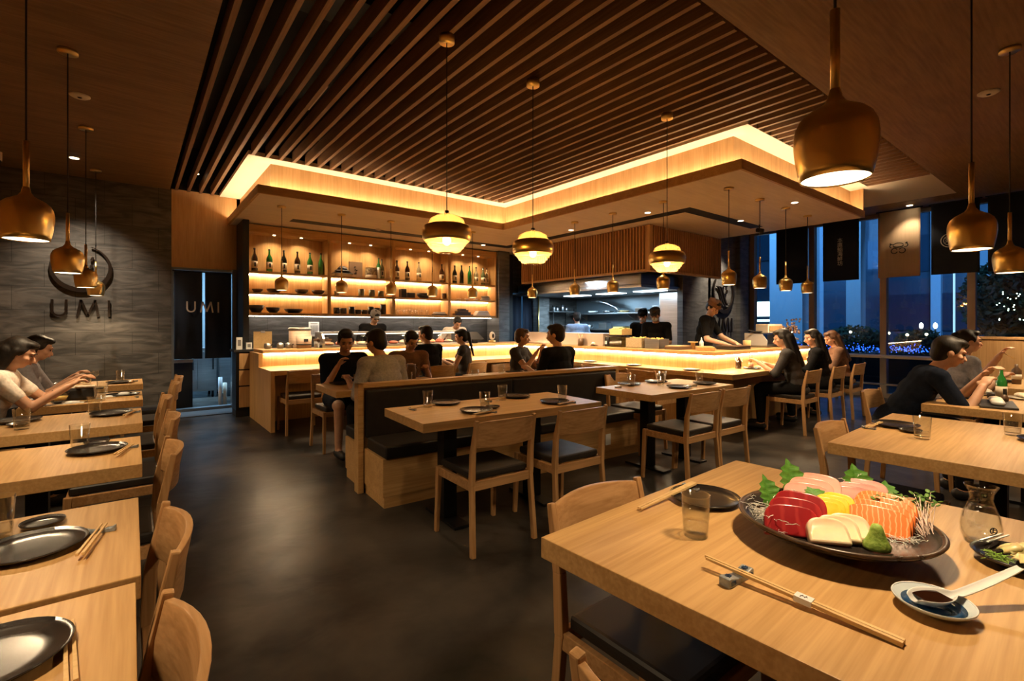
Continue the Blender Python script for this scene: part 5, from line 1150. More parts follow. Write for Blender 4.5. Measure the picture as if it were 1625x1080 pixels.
# daikon threads
rr = random.Random(4)
def threads(n, ca, cb, sa, sb, h, label):
    mb = MB()
    for k in range(n):
        a = ca+rr.gauss(0, sa); b = cb+rr.gauss(0, sb); z = abs(rr.gauss(0, h)); th = rr.random()*6.3; l_ = rr.uniform(.012, .028); pts = []
        for q in range(5): u = q/4-.5; pts.append(Vector(pp(a+l_*u*math.cos(th)*1.5, b+l_*u*math.sin(th)*1.5, z+.006+.012*(.25-u*u)+rr.uniform(-.002, .002))))
        mb.tube(pts, .0007, 4)
    o = mb.build('daikon_threads', pmat('daikon', (.80, .80, .74), .4) if 'daikon' not in bpy.data.materials else bpy.data.materials['daikon']); o['kind'] = 'stuff'; tag(o, label, 'radish threads'); return o
threads(210, -.175, .030, .014, .034, .022, 'heap of white daikon threads at the left of the platter')
threads(110, -.065, .090, .03, .016, .026, 'white daikon threads between the tuna and the yellowtail'); threads(90, .09, .165, .05, .012, .03, 'white daikon threads at the back of the platter')
threads(60, .13, -.105, .035, .010, .006, 'loose daikon threads before the salmon')
# radish sprouts
stem_m = pmat('sprout_stem', (.75, .58, .50), .4); lf_m = noisy('sprout_leaf', (.06, .16, .02), (.14, .28, .05), (50, 50, 50), (.4, .6))
sp_ = empty('radish_sprouts', pp(.190, -.050, .004), A0-.5, 'bunch of radish sprouts with pale stems at the right of the platter', 'sprouts')
ms = MB(); ml = MB()
for k in range(38):
    bx = rr.gauss(0, .010); by = rr.gauss(0, .010); tx = .0+rr.gauss(0, .034); ty = .075+rr.gauss(0, .022); tz = .070+rr.gauss(0, .014)
    pts = [(bx+.02, by-.045, .0), (bx*.6+tx*.35+.01, by+ty*.35-.02, tz*.45+.004), (tx, ty, tz)]; ms.tube(pts, .0010, 5)
    for s_ in (-1, 1): ml.ell((tx+s_*.006, ty, tz+.002), (.0085, .0058, .0018), Euler((rr.uniform(-.6, .6), s_*.5, rr.random()*3)).to_matrix(), 8, 5)
q = ms.build('stems', stem_m, sp_); q['kind'] = 'stuff'; q = ml.build('leaves', lf_m, sp_); q['kind'] = 'stuff'
# front chopsticks on the rest, with paper band
ax, ay = 1.115, .645; bx, by = 1.135, .262
for k, dx in ((0, -.0055), (1, .0055)):
    s_ = MB(); s_.bar((ax+dx*.9, ay+(.008 if k else 0), TT+.027), (bx+dx, by, TT+.0055), .006, .006, .0095, .0095, (0, 0, 1))
    o = s_.build('chopstick', 'stick', None, bevel=.0012); tag(o, ('right' if k else 'left')+' long bamboo chopstick at the front edge of the sashimi table', 'chopstick', 'front pair of chopsticks')
vx = Vector((bx-ax, by-ay, -.0215)); pm = Vector((ax, ay, TT+.027))+vx*.56
bd = empty('chopstick_band', tuple(pm), 0, 'white paper band with small print around the front chopsticks', 'band')
MB().bar(tuple(-vx.normalized()*.017), tuple(vx.normalized()*.017), .0225, .0125, up=(0, 0, 1)).build('band', 'white', bd)
mb = MB(); stroke(mb, [(-.006, .006), (.005, .003)], .0016, .0064, .0068, 'xy'); stroke(mb, [(-.004, -.002), (.006, -.004)], .0016, .0064, .0068, 'xy'); stroke(mb, [(0, .007), (.001, -.007)], .0014, .0064, .0068, 'xy'); mb.build('print', 'ink', bd)
rs = empty('chopstick_rest', (1.117, .572, TT), R(-4), 'blue and grey painted ceramic rest under the front chopsticks', 'chopstick rest')
mb = MB(); pf = [(-.050, .020), (-.044, .022), (-.020, .016), (0, .013), (.020, .016), (.044, .022), (.050, .020)]; vs = []; fs = []
for x, z in pf: vs += [(x, -.014, 0), (x, .014, 0), (x, .0135, z), (x, -.0135, z)]
for i in range(len(pf)-1):
    for k in range(4): fs.append((i*4+k, i*4+(k+1) % 4, (i+1)*4+(k+1) % 4, (i+1)*4+k))
e_ = (len(pf)-1)*4; fs += [(3, 2, 1, 0), (e_, e_+1, e_+2, e_+3)]
mb.add(vs, fs).build('rest', noisy('painted_rest', (.16, .18, .19), (.34, .37, .38), (50, 50, 50), (.2, .3), bump=.2), rs, bevel=.0025)
blue = pmat('cobalt_blue', (.012, .05, .13), .2)
for cx in (-.034, .034):
    mb = MB()
    for a in range(4): a_ = a*PI/4+.3; stroke(mb, [(cx-.008*math.cos(a_), -.007*math.sin(a_)), (cx+.008*math.cos(a_), .007*math.sin(a_))], .003, .0205, .0225, 'xy')
    mb.build('painted_flower', blue, rs); MB().box(cx-.009, cx+.009, -.0146, -.0136, .004, .014).build('painted_square', blue, rs)
# rear place: glass, plate, chopsticks
GL((1.262, .765, TT), 0, 'water glass standing alone on the foreground table left of the platter')
p_ = PLT((1.54, .90, TT), 0, 'round dark plate behind the glass on the foreground table'); 
for k, (dx, dy) in enumerate(((0, 0), (-.003, -.011))):
    o = STK((1.45+dx, .985+dy, TT+.010), R(182), ('rear' if k == 0 else 'front')+' flat wooden chopstick at the far edge of the foreground table'); o.scale = (1.45, 1.6, 1.2); o.rotation_euler = (0, R(2), R(182))
RST((1.60, .99, TT), R(80), 'silver-blue chopstick rest behind the dark plate on the foreground table')
# soy dish and spoon
sx_, sy_ = 1.323, .257
sd = empty('soy_dish', (sx_, sy_, TT), 0, 'blue-rimmed white dish under the spoon at the front right of the foreground table', 'dish')
MB().lathe([(.030, 0), (.032, .004), (.056, .012), (.069, .022), (.070, .025), (.066, .024), (.054, .015), (.030, .008), (.0005, .007)], 48).build('dish', noisy('pale_blue_glaze', (.50, .60, .66), (.62, .70, .74), (20, 20, 20), (.1, .2)), sd)
MB().lathe([(.030, .0086), (.053, .0152), (.0535, .0162), (.030, .0096)], 48, closed=True).build('blue_ring', blue, sd)
MB().lathe([(.0005, .0080), (.029, .0086), (.029, .0092), (.0005, .0090)], 40).build('blue_center', blue, sd)
MB().lathe([(.0672, .0253), (.0695, .0262), (.0700, .0252), (.0678, .0240)], 48, closed=True).build('rim', 'white', sd)
# renge spoon: boat bowl and rising handle toward +e1
so = empty('soup_spoon', (sx_, sy_, TT+.012), R(-29), 'white porcelain spoon of soy sauce lying in the blue-rimmed dish', 'spoon')
nx = 15; ny = 9; vs = []; fs = []
def spoon_sec(u):
    # u 0..1 from bowl tip to handle end -> centre x, half width, depth, base z
    x = -.050+.275*u
    if u < .36:
        w = .030*math.sin(PI*min(1, (u/.36)*.86+.09))**.7; dpt = .020*math.sin(PI*min(1, (u/.36)*.80+.10))**.6; z = .0245-dpt
    else:
        v = (u-.36)/.64; w = .0105+.0012*math.sin(v*3)-.003*v*v; dpt = .006*(1-.5*v); z = 0.0185+.046*v**1.2-dpt
    return x, w, dpt, z
for i in range(29):
    u = i/28; x, w, dpt, z = spoon_sec(u)
    for j in range(ny): t = -1+2*j/(ny-1); vs.append((x, w*t, z+dpt*(abs(t)**2.2)))
for i in range(28):
    for j in range(ny-1): fs.append((i*ny+j, (i+1)*ny+j, (i+1)*ny+j+1, i*ny+j+1))
o = MB().add(vs, fs, True).build('spoon_body', 'white', so); m_ = o.modifiers.new('t', 'SOLIDIFY'); m_.thickness = .0028; m_.offset = 1; m2 = o.modifiers.new('s', 'SUBSURF'); m2.levels = 1; m2.render_levels = 1
mb = MB(); pts = []
for i in range(2, 9): x, w, dpt, z = spoon_sec(i/28); pts.append((x, w*.80))
poly = [(x, w) for x, w in pts]+[(x, -w) for x, w in reversed(pts)]
mb.poly(poly, .0165, .0185).build('soy_sauce', pmat('soy_sauce', (.018, .005, .002), .04), so)
# carafe
cf = empty('sake_carafe', (1.835, .255, TT), 0, 'clear hourglass carafe with a small dark mark at the right of the platter', 'carafe')
MB().lathe([(.032, 0), (.036, .004), (.0435, .030), (.044, .050), (.039, .080), (.028, .108), (.0245, .122), (.0265, .140), (.0365, .160), (.0353, .1605), (.025, .141), (.023, .122), (.0265, .108), (.037, .080), (.042, .050), (.0415, .032), (.032, .012), (.0005, .010)], 48).build('glass_body', 'glass', cf)
MB().lathe([(.032, .0125), (.0413, .034), (.0418, .050), (.0365, .079), (.0285, .102), (.0005, .102)], 40).build('sake', 'water', cf)
cm = empty('m', (0, 0, 0)); bpy.data.objects.remove(cm)
mb = MB(); th = []
for k in range(15): a = 2*PI*k/14; th.append((.0085*math.cos(a)*.9, .052+.0085*math.sin(a)))
stroke(mb, th, .0016, -.0008, .0008); stroke(mb, [(-.005, .055), (.005, .055)], .0015, -.0008, .0008); stroke(mb, [(0, .060), (-.002, .046)], .0015, -.0008, .0008); stroke(mb, [(-.006, .050), (.006, .048)], .0015, -.0008, .0008); stroke(mb, [(-.008, .040), (.010, .0395)], .001, -.0008, .0008)
k_ = mb.build('printed_mark', 'ink', cf); k_.location = (-.0448*math.sin(R(50)), -.0448*math.cos(R(50)), 0); k_.rotation_euler = (0, 0, -R(50))
# ginger dish
gx, gy = 1.735, .175
gd = empty('pickle_dish', (gx, gy, TT), 0, 'dark oval dish holding pickled ginger at the right edge of the foreground table', 'dish')
MB().lathe([(.045, 0), (.048, .005), (.080, .018), (.088, .026), (.086, .028), (.076, .021), (.04, .010), (.0005, .009)], 44).build('dish', 'ceramic', gd)
gm = pmat('pickled_ginger', (.85, .68, .32), .3, 0, Subsurface_Weight=.3, Subsurface_Scale=.01, Coat_Weight=.3)
gh = empty('pickled_ginger', (gx+.012, gy-.004, TT+.012), 0, 'mound of pale yellow pickled ginger folds in the dark dish', 'ginger')
for k in range(13):
    a = rr.random()*6.28; rad = rr.uniform(0, .030); zc = .010+.03*(1-rad/.03)*rr.uniform(.5, 1)
    n = 8; vs = []; fs = []; wv = rr.uniform(2, 4)
    for i in range(n+1):
        u = i/n*2-1
        for j in range(4): v_ = j/3*2-1; vs.append((u*.024, v_*.012*(1-.3*abs(u)), .006*math.sin(u*wv+a)+.012*(1-u*u)-.006*v_*v_))
    for i in range(n):
        for j in range(3): fs.append((i*4+j, (i+1)*4+j, (i+1)*4+j+1, i*4+j+1))
    o = MB().add(vs, fs, True).build('ginger_fold', gm, gh, loc=(rad*math.cos(a), rad*math.sin(a), zc)); o.rotation_euler = Euler((rr.uniform(-.6, .6), rr.uniform(-.6, .6), a)); m_ = o.modifiers.new('t', 'SOLIDIFY'); m_.thickness = .0022
hb = empty('green_garnish', (gx-.040, gy+.030, TT+.012), 0, 'shredded bright green garnish beside the ginger', 'garnish')
mb = MB()
for k in range(90): a = rr.random()*6.28; x = rr.gauss(0, .012); y = rr.gauss(0, .012); z = rr.uniform(.004, .018); mb.bar((x, y, z), (x+.012*math.cos(a), y+.012*math.sin(a), z+rr.uniform(-.004, .004)), .0016, .001)
q = mb.build('shreds', noisy('bright_green', (.25, .50, .05), (.45, .65, .15), (90, 90, 90), (.4, .6)), hb); q['kind'] = 'stuff'
for k in range(2):
    o = MB().bar((0, 0, 0), (.09, -.03, .004), .004, .003, up=(0, 0, 1)).build('pick', 'steel', None, loc=(gx+.02, gy+.058+.012*k, TT+.034)); tag(o, ('upper' if k else 'lower')+' thin metal pick across the back of the ginger dish', 'pick')
# ============================================================ PEOPLE
def ik(a, b, l1, l2, pole):
    a, b = Vector(a), Vector(b); d = b-a; L = d.length
    if L > (l1+l2)*.995: d = d*((l1+l2)*.995/L); b = a+d; L = d.length
    t = (l1*l1-l2*l2+L*L)/(2*L); hgt = math.sqrt(max(0, l1*l1-t*t)); n = d.normalized()
    p = Vector(pole)-n*Vector(pole).dot(n); p.normalize()
    return a+n*t+p*hgt, b
def person(label, loc, yaw, seated=True, lean=8, lr=0, head=(10, 0), lh=None, rh=None, top='c_black', sleeve=.75, hair='short', hairm='hair', skin='skin', cap=None, apron=None,
           legs='c_black', female=False, s=1.0, vox=.0095, group=None, legsdown=True, elbow_out=.35, bare_legs=False, twist=0, mask=False):
    P = empty('person', (loc[0], loc[1], loc[2] if len(loc) > 2 else 0), yaw, label, 'person', group)
    hz = .555 if seated else .93*s
    V = Vector
    hip = V((0, 0, hz)); Lq = R(lean); Q = R(lr)
    up = V((math.sin(Q), math.sin(Lq)*math.cos(Q), math.cos(Lq)*math.cos(Q))).normalized(); fw = V((0, math.cos(Lq), -math.sin(Lq)))
    rt = V((math.cos(R(twist)), math.sin(R(twist)), 0)); fw = (fw + V((-math.sin(R(twist)), 0, 0))).normalized()
    sw = (.155 if female else .180)*s
    waist = hip+up*.16*s; chest = hip+up*.34*s; nb = hip+up*.475*s
    shL = hip+up*.435*s-rt*sw; shR = hip+up*.435*s+rt*sw
    # head frame
    hp_ = R(head[0]); hy = R(head[1])+R(twist)
    hr = Matrix.Rotation(hy, 3, 'Z') @ Matrix.Rotation(-hp_, 3, 'X')   # +pitch looks down
    hup = hr @ V((0, 0, 1)); hfw = hr @ V((0, 1, 0)); hrt = hr @ V((1, 0, 0))
    hc = nb+(up*.5+hup*.5).normalized()*.17*s+hfw*.018
    HD = lambda x, y, z: hc+(hrt*x+hfw*y+hup*z)*s
    body = MB()
    # torso
    dT = .10*s if female else .115*s
    def torso(mb, e):
        tw = [(hip+up*.02, .150, .105), (waist, .125 if female else .140, .095), (chest-up*.06, .140 if female else .155, .105), (chest+up*.05*s, .150 if female else .165, .100)]
        for c, a, b_ in tw:
            Mx = Matrix((rt, fw, up)).transposed(); mb.ell(c, (a*s+e, b_*s+e, .13*s), Mx)
        mb.cap(shL+up*.0, shR, .062*s+e, .062*s+e)
        if female: 
            for sx in (-1, 1): mb.ell(chest-up*.01+rt*sx*.065*s+fw*.075*s, (.058*s+e, .05*s+e, .058*s+e))
    torso(body, 0)
    body.cap(nb-up*.03, hc-hup*.05*s, .056*s if not female else .047*s, .050*s if not female else .043*s)
    # head
    E = hr
    body.ell(HD(0, -.008, .022), (.074*s, .092*s, .090*s), E); body.ell(HD(0, .022, -.040), (.056*s, .066*s, .070*s), E); body.ell(HD(0, .050, -.082), (.028*s, .026*s, .020*s), E)
    body.cap(HD(0, .088, .002), HD(0, .106, -.032), .008*s, .0135*s, 8); body.ell(HD(0, .082, .026), (.050*s, .014*s, .010*s), E)
    for sx in (-1, 1):
        body.ell(HD(sx*.076, -.004, -.012), (.010*s, .020*s, .030*s), E); body.ell(HD(sx*.040, .060, -.022), (.022*s, .022*s, .020*s), E)
    body.ell(HD(0, .088, -.054), (.022*s, .010*s, .008*s), E)
    # arms
    arms = []
    for sgn, sh, hnd in ((-1, shL, lh), (1, shR, rh)):
        if hnd is None: hnd = (sgn*.20, .28, hz+.02) if seated else (sgn*.26, .06, hz-.12)
        el, hn = ik(sh, hnd, .285*s, .25*s, (sgn*elbow_out, -.25, -1.0))
        arms.append((sgn, sh, el, hn))
        body.cap(sh, el, .050*s, .039*s); body.cap(el, hn, .038*s, .026*s)
        # hand: palm plus five fingers
        d = (hn-el).normalized(); side = d.cross(V((0, 0, 1))); side = side.normalized() if side.length > .1 else V((1, 0, 0)); dn = side.cross(d).normalized()
        if dn.z > 0: dn = -dn
        pc = hn+d*.045*s; Mx = Matrix((side, d, dn)).transposed(); body.ell(pc, (.038*s, .048*s, .016*s), Mx)
        for q, (o, ln) in enumerate(((-.027, .062), (-.009, .074), (.010, .070), (.028, .054))):
            b0 = pc+d*.036*s+side*o*s; k1 = b0+(d*.75+dn*.45).normalized()*ln*.5*s; k2 = k1+(d*.25+dn*.9).normalized()*ln*.5*s
            body.cap(b0, k1, .0100*s, .0092*s, 8); body.cap(k1, k2, .0092*s, .0080*s, 8)
        th = pc-d*.022*s-side*sgn*.030*s; t1 = th+(d*.7-side*sgn*.6+dn*.3).normalized()*.035*s; body.cap(th, t1, .0125*s, .0105*s, 8); body.cap(t1, t1+(d*.9+dn*.5).normalized()*.028*s, .0105*s, .0085*s, 8)
    # legs
    lg = []
    for sx in (-1, 1):
        h0 = hip+V((sx*.085*s, 0, -.01))
        if seated:
            k = V((sx*.13*s, .42*s, .52)); an = V((sx*.13*s, .40*s, .09)); toe = an+V((0, .15*s, -.045))
        else:
            k = V((sx*.10*s, .02, .50*s)); an = V((sx*.11*s, -.01, .085)); toe = an+V((sx*.02, .16*s, -.045))
        lg.append((h0, k, an, toe)); body.cap(h0, k, .082*s, .056*s); body.cap(k, an, .052*s, .034*s); body.cap(an-V((0, .02, .03)), toe, .034*s, .026*s)
    body.build('body', skin, P, remesh=vox, smooth_it=2)
    # shirt
    t = MB(); torso(t, .013)
    t.cap(nb-up*.045, nb-up*.005, .075*s, .058*s)
    for sgn, sh, el, hn in arms:
        if sleeve <= 1: t.cap(sh, sh.lerp(el, sleeve), .066*s, .052*s)
        else: t.cap(sh, el, .066*s, .050*s); t.cap(el, el.lerp(hn, sleeve-1), .050*s, .038*s)
    if seated: t.ell(hip-up*.03, (.165*s, .135*s, .07*s))
    t.build('shirt', top, P, remesh=max(vox, .010), smooth_it=3)
    if not bare_legs or True:
        t = MB(); t.ell(hip-V((0, 0, .01)), (.165*s, .125*s, .095*s))
        for h0, k, an, toe in lg:
            if bare_legs: t.cap(h0, h0.lerp(k, .75), .095*s, .080*s)
            else: t.cap(h0, k, .094*s, .068*s); t.cap(k, an+V((0, 0, .03)), .066*s, .052*s)
        t.build('trousers', legs, P, remesh=.014, smooth_it=3)
    for h0, k, an, toe in lg: MB().cap(an-V((0, .03, .045)), toe+V((0, .01, -.002)), .042*s, .034*s).build('shoe', 'black', P)
    # face details
    for sx in (-1, 1): MB().ell(HD(sx*.031, .0835, .004), (.0135*s, .006*s, .0062*s), E, 8, 6).build('eye', 'eye', P)
    for sx in (-1, 1): MB().ell(HD(sx*.031, .092, .026), (.019*s, .005*s, .0045*s), E, 8, 6).build('eyebrow', hairm, P)
    if mask:
        MB().ell(HD(0, .060, -.048), (.056*s, .050*s, .044*s), E).build('face_mask', 'white', P)
    else: MB().ell(HD(0, .0955, -.055), (.021*s, .007*s, .0065*s), E, 10, 6).build('mouth', 'lip', P)
    # hair / cap
    t = MB()
    if hair != 'bald':
        t.ell(HD(0, -.022, .036), (.084*s, .094*s, .090*s), E); t.ell(HD(0, -.045, -.010), (.074*s, .066*s, .085*s), E)
        t.ell(HD(0, .035, .085), (.062*s, .058*s, .032*s), E)
        for sx in (-1, 1): t.ell(HD(sx*.068, .005, .022), (.014*s, .035*s, .038*s), E)
    if hair == 'long':
        for sx in (-1, 1): t.cap(HD(sx*.070, -.012, .02), HD(sx*.078, -.035, -.13), .026*s, .030*s); t.cap(HD(sx*.05, -.07, .0), nb-fw*.085+rt*sx*.06-up*.16*s, .045*s, .030*s)
        t.cap(HD(0, -.075, .0), nb-fw*.115-up*.20*s, .070*s, .040*s)
    if hair == 'tail':
        t.ell(HD(0, -.115, .03), (.035*s, .035*s, .035*s)); t.cap(HD(0, -.12, .02), nb-fw*.14-up*.14*s, .035*s, .016*s)
    if hair == 'bun': t.ell(HD(0, -.10, .05), (.04*s, .04*s, .04*s))
    if hair != 'bald': t.build('hair', hairm, P, remesh=.010, smooth_it=2)
    if cap:
        t = MB(); t.ell(HD(0, -.012, .058), (.092*s, .105*s, .060*s), E); t.ell(HD(0, -.015, .095), (.090*s, .100*s, .028*s), E); t.cap(HD(-.03, .085, .040), HD(.03, .085, .040), .022*s, .022*s)
        t.build('cap', cap, P, remesh=.010, smooth_it=2)
    if apron:
        t = MB(); t.ell(hip+up*.10+fw*.03, (.168*s, .125*s, .22*s), Matrix((rt, fw, up)).transposed()); t.build('apron', apron, P, remesh=.014)
    return P
def pbp(x, y): return (x, y)
# left tables
person('long-haired woman in a pale top eating at the left edge of the photo', (-.88, 5.10, 0), R(-93), lean=18, head=(24, 0), lh=(-.10, .52, .90), rh=(.10, .50, .88), top='c_white', sleeve=.6, hair='long', female=True, s=.97, vox=.0085)
person('person in grey top behind the long-haired woman, at the far left', (-.90, 6.15, 0), R(-93), lean=20, head=(20, 4), lh=(-.10, .46, .86), rh=(.10, .46, .84), top='c_midgrey', sleeve=.9, hair='long', female=True, s=.97)
# behind the banquette
person('man in a dark navy polo facing the camera behind the aisle end of the banquette', (1.80, 5.38, 0), R(178), lean=20, head=(22, -10), lh=(-.16, .40, .84), rh=(.12, .34, .92), top='c_navy', sleeve=.75, s=1.04, legs='c_navy', bare_legs=True)
person('man in a light grey shirt seen from behind above the banquette', (1.92, 4.28, 0), R(12), lean=20, head=(16, 14), lh=(-.22, .38, .82), rh=(.20, .38, .82), top='c_grey', sleeve=1.3, s=1.04)
person('person in dark red-brown behind the grey-shirted man, looking down', (2.62, 5.42, 0), R(170), lean=12, head=(28, 10), lh=(-.14, .34, .84), rh=(.12, .36, .86), top='c_brown', sleeve=.7, hair='short', s=.98, vox=.011)
person('man in a black shirt seen from behind at the left sushi counter', (3.36, 6.14, 0), R(14), lean=10, head=(6, 24), lh=(-.20, .36, .84), rh=(.18, .36, .84), top='c_black', sleeve=.9, s=1.04, vox=.011)
person('woman with a black ponytail and dark sleeveless top at the sushi counter', (3.98, 6.22, 0), R(48), lean=4, head=(12, 10), lh=(-.10, .34, .82), rh=(.14, .30, .80), top='c_dgrey', sleeve=.25, hair='tail', female=True, s=.96, vox=.011)
person('bare-armed person in a dark top with hands raised at the far banquette table', (4.15, 5.20, 0), R(205), lean=6, head=(6, 20), lh=(-.08, .34, 1.00), rh=(.10, .34, .98), top='c_dgrey', sleeve=.45, hair='short', hairm='hair_brown', female=True, s=.98, vox=.011)
person('man in a black shirt seen from behind at the far end of the banquette', (4.02, 4.18, 0), R(4), lean=6, head=(6, 24), lh=(-.20, .36, .82), rh=(.20, .36, .82), top='c_black', sleeve=1.4, s=1.06, vox=.010)
# right wing
person('long-haired woman in dark grey on the nearest chair of the right counter wing', (6.66, 2.62, 0), R(16), lean=14, head=(14, 14), lh=(-.16, .42, .86), rh=(.16, .36, .82), top='c_dgrey', sleeve=1.2, hair='long', female=True, vox=.011)
person('woman in black with long hair, middle of three at the right wing', (7.52, 2.62, 0), R(24), lean=12, head=(10, 24), lh=(-.12, .40, .84), rh=(.14, .36, .82), top='c_black', sleeve=1.5, hair='long', female=True, s=.98, vox=.011)
person('brown-haired woman in brown knit at the far end of the right wing', (8.30, 2.62, 0), R(30), lean=14, head=(20, 20), lh=(-.12, .38, .84), rh=(.14, .36, .82), top='c_brown', sleeve=1.5, hair='long', hairm='hair_brown', female=True, s=.96, vox=.012)
# right tables
person('large man in a navy T-shirt leaning over his dishes at the right, elbows forward', (4.98, 1.24, 0), R(206), lean=34, head=(16, -2), lh=(-.04, .60, .95), rh=(.18, .52, .88), top='c_navy', sleeve=.8, s=1.06, vox=.0085, elbow_out=.6)
wm = person('woman in a grey T-shirt raising chopsticks at the far right table', (6.50, 1.14, 0), R(215), lean=14, head=(2, -4), lh=(-.06, .44, 1.04), rh=(.12, .36, .84), top='c_midgrey', sleeve=.8, hair='bun', female=True, s=1.0, vox=.009)
c_, s_ = math.cos(R(215)), math.sin(R(215)); hx, hy_ = 6.50+(-.06*c_-.54*s_), 1.14+(-.06*s_+.54*c_)
for k in range(2):
    o = MB().bar((0, 0, 0), (-.16, .08, .07+.01*k), .006, .006, .004, .004, (0, 0, 1)).build('chopstick', 'stick', None, loc=(hx+.06, hy_-.02+.012*k, 1.01)); tag(o, ('upper' if k else 'lower')+' chopstick held up by the woman in grey at the far right', 'chopstick')
# staff
person('chef in a pale grey cap and black shirt behind the sushi display case', (3.30, 8.28, 0), R(180), seated=False, lean=18, head=(34, 0), lh=(-.16, .32, 1.02), rh=(.16, .32, 1.02), top='c_black', sleeve=.8, cap='c_grey', hair='short', s=.97, vox=.011)
person('worker in white bending behind the right end of the sushi case', (4.93, 8.28, 0), R(172), seated=False, lean=34, head=(40, 0), lh=(-.14, .30, .95), rh=(.14, .30, .95), top='c_white', sleeve=.9, hair='short', s=.96, vox=.012)
person('cook in pale blue with grey cap seen from behind in the kitchen', (7.15, 6.95, 0), R(-38), seated=False, lean=14, head=(20, 0), lh=(-.2, .30, 1.0), rh=(.2, .30, 1.0), top='c_blue', sleeve=.9, cap='c_dgrey', s=.96, vox=.012)
person('cook in a black cap and mask, left of the pair in the kitchen', (7.45, 5.55, 0), R(118), seated=False, lean=14, head=(26, 0), lh=(-.14, .34, 1.04), rh=(.14, .34, 1.04), top='c_black', sleeve=1.4, cap='c_black', mask=True, s=.98, vox=.011)
person('cook in a dark grey cap, right of the pair in the kitchen', (7.02, 4.96, 0), R(112), seated=False, lean=12, head=(28, 0), lh=(-.14, .36, 1.04), rh=(.14, .34, 1.04), top='c_black', sleeve=.8, cap='c_dgrey', mask=True, s=.98, vox=.010)
person('tall chef in black with a brown cap at the counter corner', (6.92, 4.12, 0), R(196), seated=False, lean=14, head=(34, -28), lh=(-.10, .50, 1.07), rh=(.24, .42, 1.07), top='c_black', sleeve=.75, cap='c_brown', skin='skin_pale', apron='c_black', s=1.05, vox=.009)
# ============================================================ OUTSIDE THE WINDOWS
struct(MB().box(XW+.1, 90, -60, 90, -.14, -.04).build('ground', noisy('night_paving', (.02, .022, .026), (.04, .044, .05), (1, 1, 1), (.3, .6))))
paleb = pmat('pale_facade', (.40, .50, .56), .5); darkb = pmat('dark_facade', (.03, .06, .09), .25, 0, Coat_Weight=.6); winb = pmat('dark_window', (.02, .05, .08), .05, .3); litw = emis('lit_window', (.75, .95, .85), 3.2); stripw = emis('white_line_light', (.45, .75, 1.0), .8)
def building(x, y0, y1, dx, h, label, mat, fl=3.4, bay=3.0, lit=(), cols=True):
    b = empty('office_building', (x, (y0+y1)/2, 0), 0, label, 'building'); w = (y1-y0)/2
    MB().box(0, dx, -w, w, 0, h).build('body', mat, b)
    mb = MB(); z = fl*.3
    while z < h-.5: mb.box(-.12, 0, -w+.4, w-.4, z, z+fl*.62); z += fl
    mb.build('window_band', winb, b)
    if cols:
        mb = MB(); y = -w
        while y <= w: mb.box(-.45, 0, y-.22, y+.22, 0, h); y += bay*2
        mb.build('column', paleb, b)
    for (ya, yb, za, zb) in lit: MB().box(-.16, -.12, ya, yb, za, zb).build('lit_window', litw, b)
    return b
building(24, 8.6, 22, 9, 18, 'near blue-grey office building seen through the left window panes', darkb, lit=((-3.55, -3.2, 1.7, 2.2), (-4.9, -3.9, 1.75, 2.45), (-4.9, -2.9, 1.5, 1.6)))
building(36, -2, 18, 10, 24, 'pale-columned office block behind the middle windows', darkb, bay=2.2)
t_ = MB().box(0, .10, -.02, .02, 0, 9).build('light_line', stripw, None, loc=(20.5, 3.48, 0)); tag(t_, 'thin vertical white light line on the building outside', 'light line')
pc_ = MB().box(0, .6, -.6, .6, 0, 14).build('column', paleb, None, loc=(20, 8.3, 0)); tag(pc_, 'broad pale blue-lit column outside, left of the dark lettered banner', 'column')
pd_ = MB().box(0, .5, -.22, .22, 0, 14).build('column', paleb, None, loc=(20, 6.05, 0)); tag(pd_, 'narrow pale column outside between the lettered and the cream banner', 'column')
lamp('facade_fill', 'AREA', (15.5, 9, 7), 420, (.18, .50, 1.0), size=5, rot=(0, R(-70), 0)); lamp('facade_fill', 'AREA', (22, 1, 9), 2000, (.16, .45, 1.0), size=6, rot=(0, R(-70), 0))  # unseen area lights, added to give the facades their blue glow
fol = noisy('night_foliage', (.012, .030, .012), (.03, .065, .028), (3, 3, 3), (.7, .9))
def bush(name, cat, label, loc, rad, n, leaf=.06, trunk=0):
    r = empty(name, loc, 0, label, cat); rr = random.Random(int(loc[0]*7+loc[1]*13)); mb = MB()
    for k in range(n):
        v_ = Vector((rr.gauss(0, 1), rr.gauss(0, 1), rr.gauss(0, 1))); v_.normalize(); v_ *= rr.uniform(.55, 1.0); c = Vector((v_.x*rad[0], v_.y*rad[1], trunk+rad[2]+v_.z*rad[2]))
        a = Vector((rr.gauss(0, 1), rr.gauss(0, 1), rr.gauss(0, 1))).normalized(); b_ = a.orthogonal().normalized(); mb.add([c-a*leaf, c+b_*leaf*.5, c+a*leaf, c-b_*leaf*.5], [(0, 1, 2, 3)])
    o = mb.build('foliage', fol, r); o['kind'] = 'stuff'
    if trunk: MB().tube([(0, 0, 0), (0, 0, trunk+rad[2])], [.12, .06], 8).build('trunk', 'bronze', r)
    return r
for k, y in enumerate((7.4, 5.3, 3.2, 1.1)):
    bush('hedge', 'hedge', ['clipped dark hedge farthest left outside the windows', 'second dark hedge outside, behind the brown-haired woman', 'third dark hedge outside, behind the man in navy', 'dark hedge farthest right outside'][k], (15.5, y, 0), (.5, 1.0, .50), 1500, .07)
bush('tree', 'tree', 'big dark tree outside behind the far right window, strung with fairy lights', (18.8, 1.35, 0), (1.5, 1.75, 1.5), 9000, .09, .5)
bush('tree', 'tree', 'small round dark tree outside behind the middle windows', (17.8, 5.35, 0), (.6, .8, .42), 1500, .07, .5)
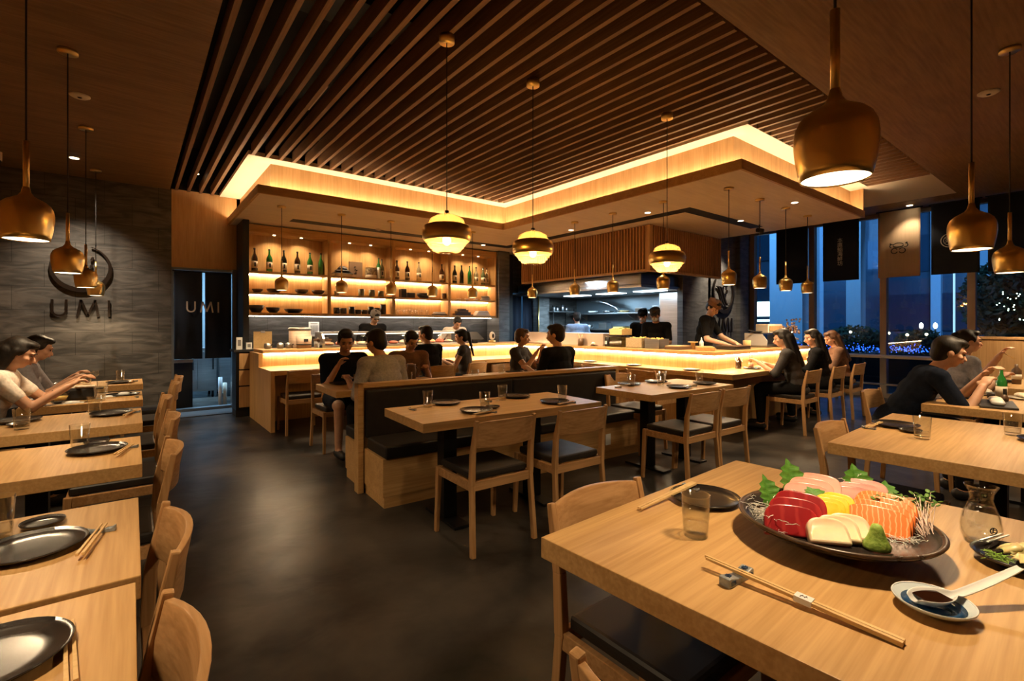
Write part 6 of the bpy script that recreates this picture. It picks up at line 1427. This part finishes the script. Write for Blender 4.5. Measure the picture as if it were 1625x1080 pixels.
bush('tree', 'tree', 'second round dark tree outside, right of the light line', (17.8, 3.75, 0), (.5, .6, .36), 1500, .07, .5)
fairy = emis('fairy_light', (.8, 1.0, .75), 9); warmb = emis('street_bulb', (1.0, .75, .42), 16); bluel = emis('blue_led', (.02, .10, 1.0), 3.5); whiteb = emis('white_globe', (1.0, .93, .75), 8)
mb = MB(); rr = random.Random(9)
for k in range(22): mb.ell((17.0+rr.uniform(-.1, .3), 1.75+rr.gauss(0, .16)+.15*math.sin(k), 1.75+rr.uniform(-.35, .45)), (.013, .013, .013), None, 6, 4)
tag(mb.build('fairy_lights', fairy), 'cluster of greenish-white fairy lights in the dark right-hand tree', 'string lights', None, 'stuff')
mb = MB()
for k in range(420): mb.ell((14.3+rr.uniform(0, .5), rr.uniform(2.6, 6.9), .74+rr.uniform(-.10, .18)*rr.random()), (.010, .010, .010), None, 5, 3)
for k in range(160): mb.ell((14.3+rr.uniform(0, .5), rr.uniform(.5, 2.3), .68+rr.uniform(-.06, .14)), (.012, .012, .012), None, 5, 3)
tag(mb.build('blue_fairy_lights', bluel), 'carpet of tiny blue lights along the planting outside the windows', 'string lights', None, 'stuff')
planter = MB().box(14.2, 14.9, -.2, 7.2, 0, .62).build('planter', darkb); tag(planter, 'long low dark planter outside carrying the blue lights', 'planter')
for k, (y, z) in enumerate(((8.15, 1.10), (6.60, 1.12), (6.1, 1.10), (5.65, 1.05), (5.0, 1.14), (4.1, 1.12), (3.7, 1.08), (3.3, 1.1))):
    l_ = empty('garden_lamp', (16.3, y, 0), 0, ['leftmost', 'second', 'third', 'fourth', 'fifth', 'sixth', 'seventh', 'rightmost'][k]+' warm globe lamp on a thin post beyond the hedges', 'lamp'); MB().tube([(0, 0, 0), (0, 0, z)], .02, 6).build('post', 'blackmetal', l_); MB().ell((0, 0, z), (.032, .032, .032)).build('globe', warmb, l_)
for k, y in enumerate((3.95, 3.62)):
    l_ = empty('street_lantern', (18.9, y, 0), 0, ['left', 'right'][k]+' tall bright white lantern outside above the hedge line', 'lamp'); MB().tube([(0, 0, 0), (0, 0, 1.25)], .02, 6).build('post', 'blackmetal', l_); MB().ell((0, 0, 1.32), (.05, .05, .09)).build('lantern', whiteb, l_)
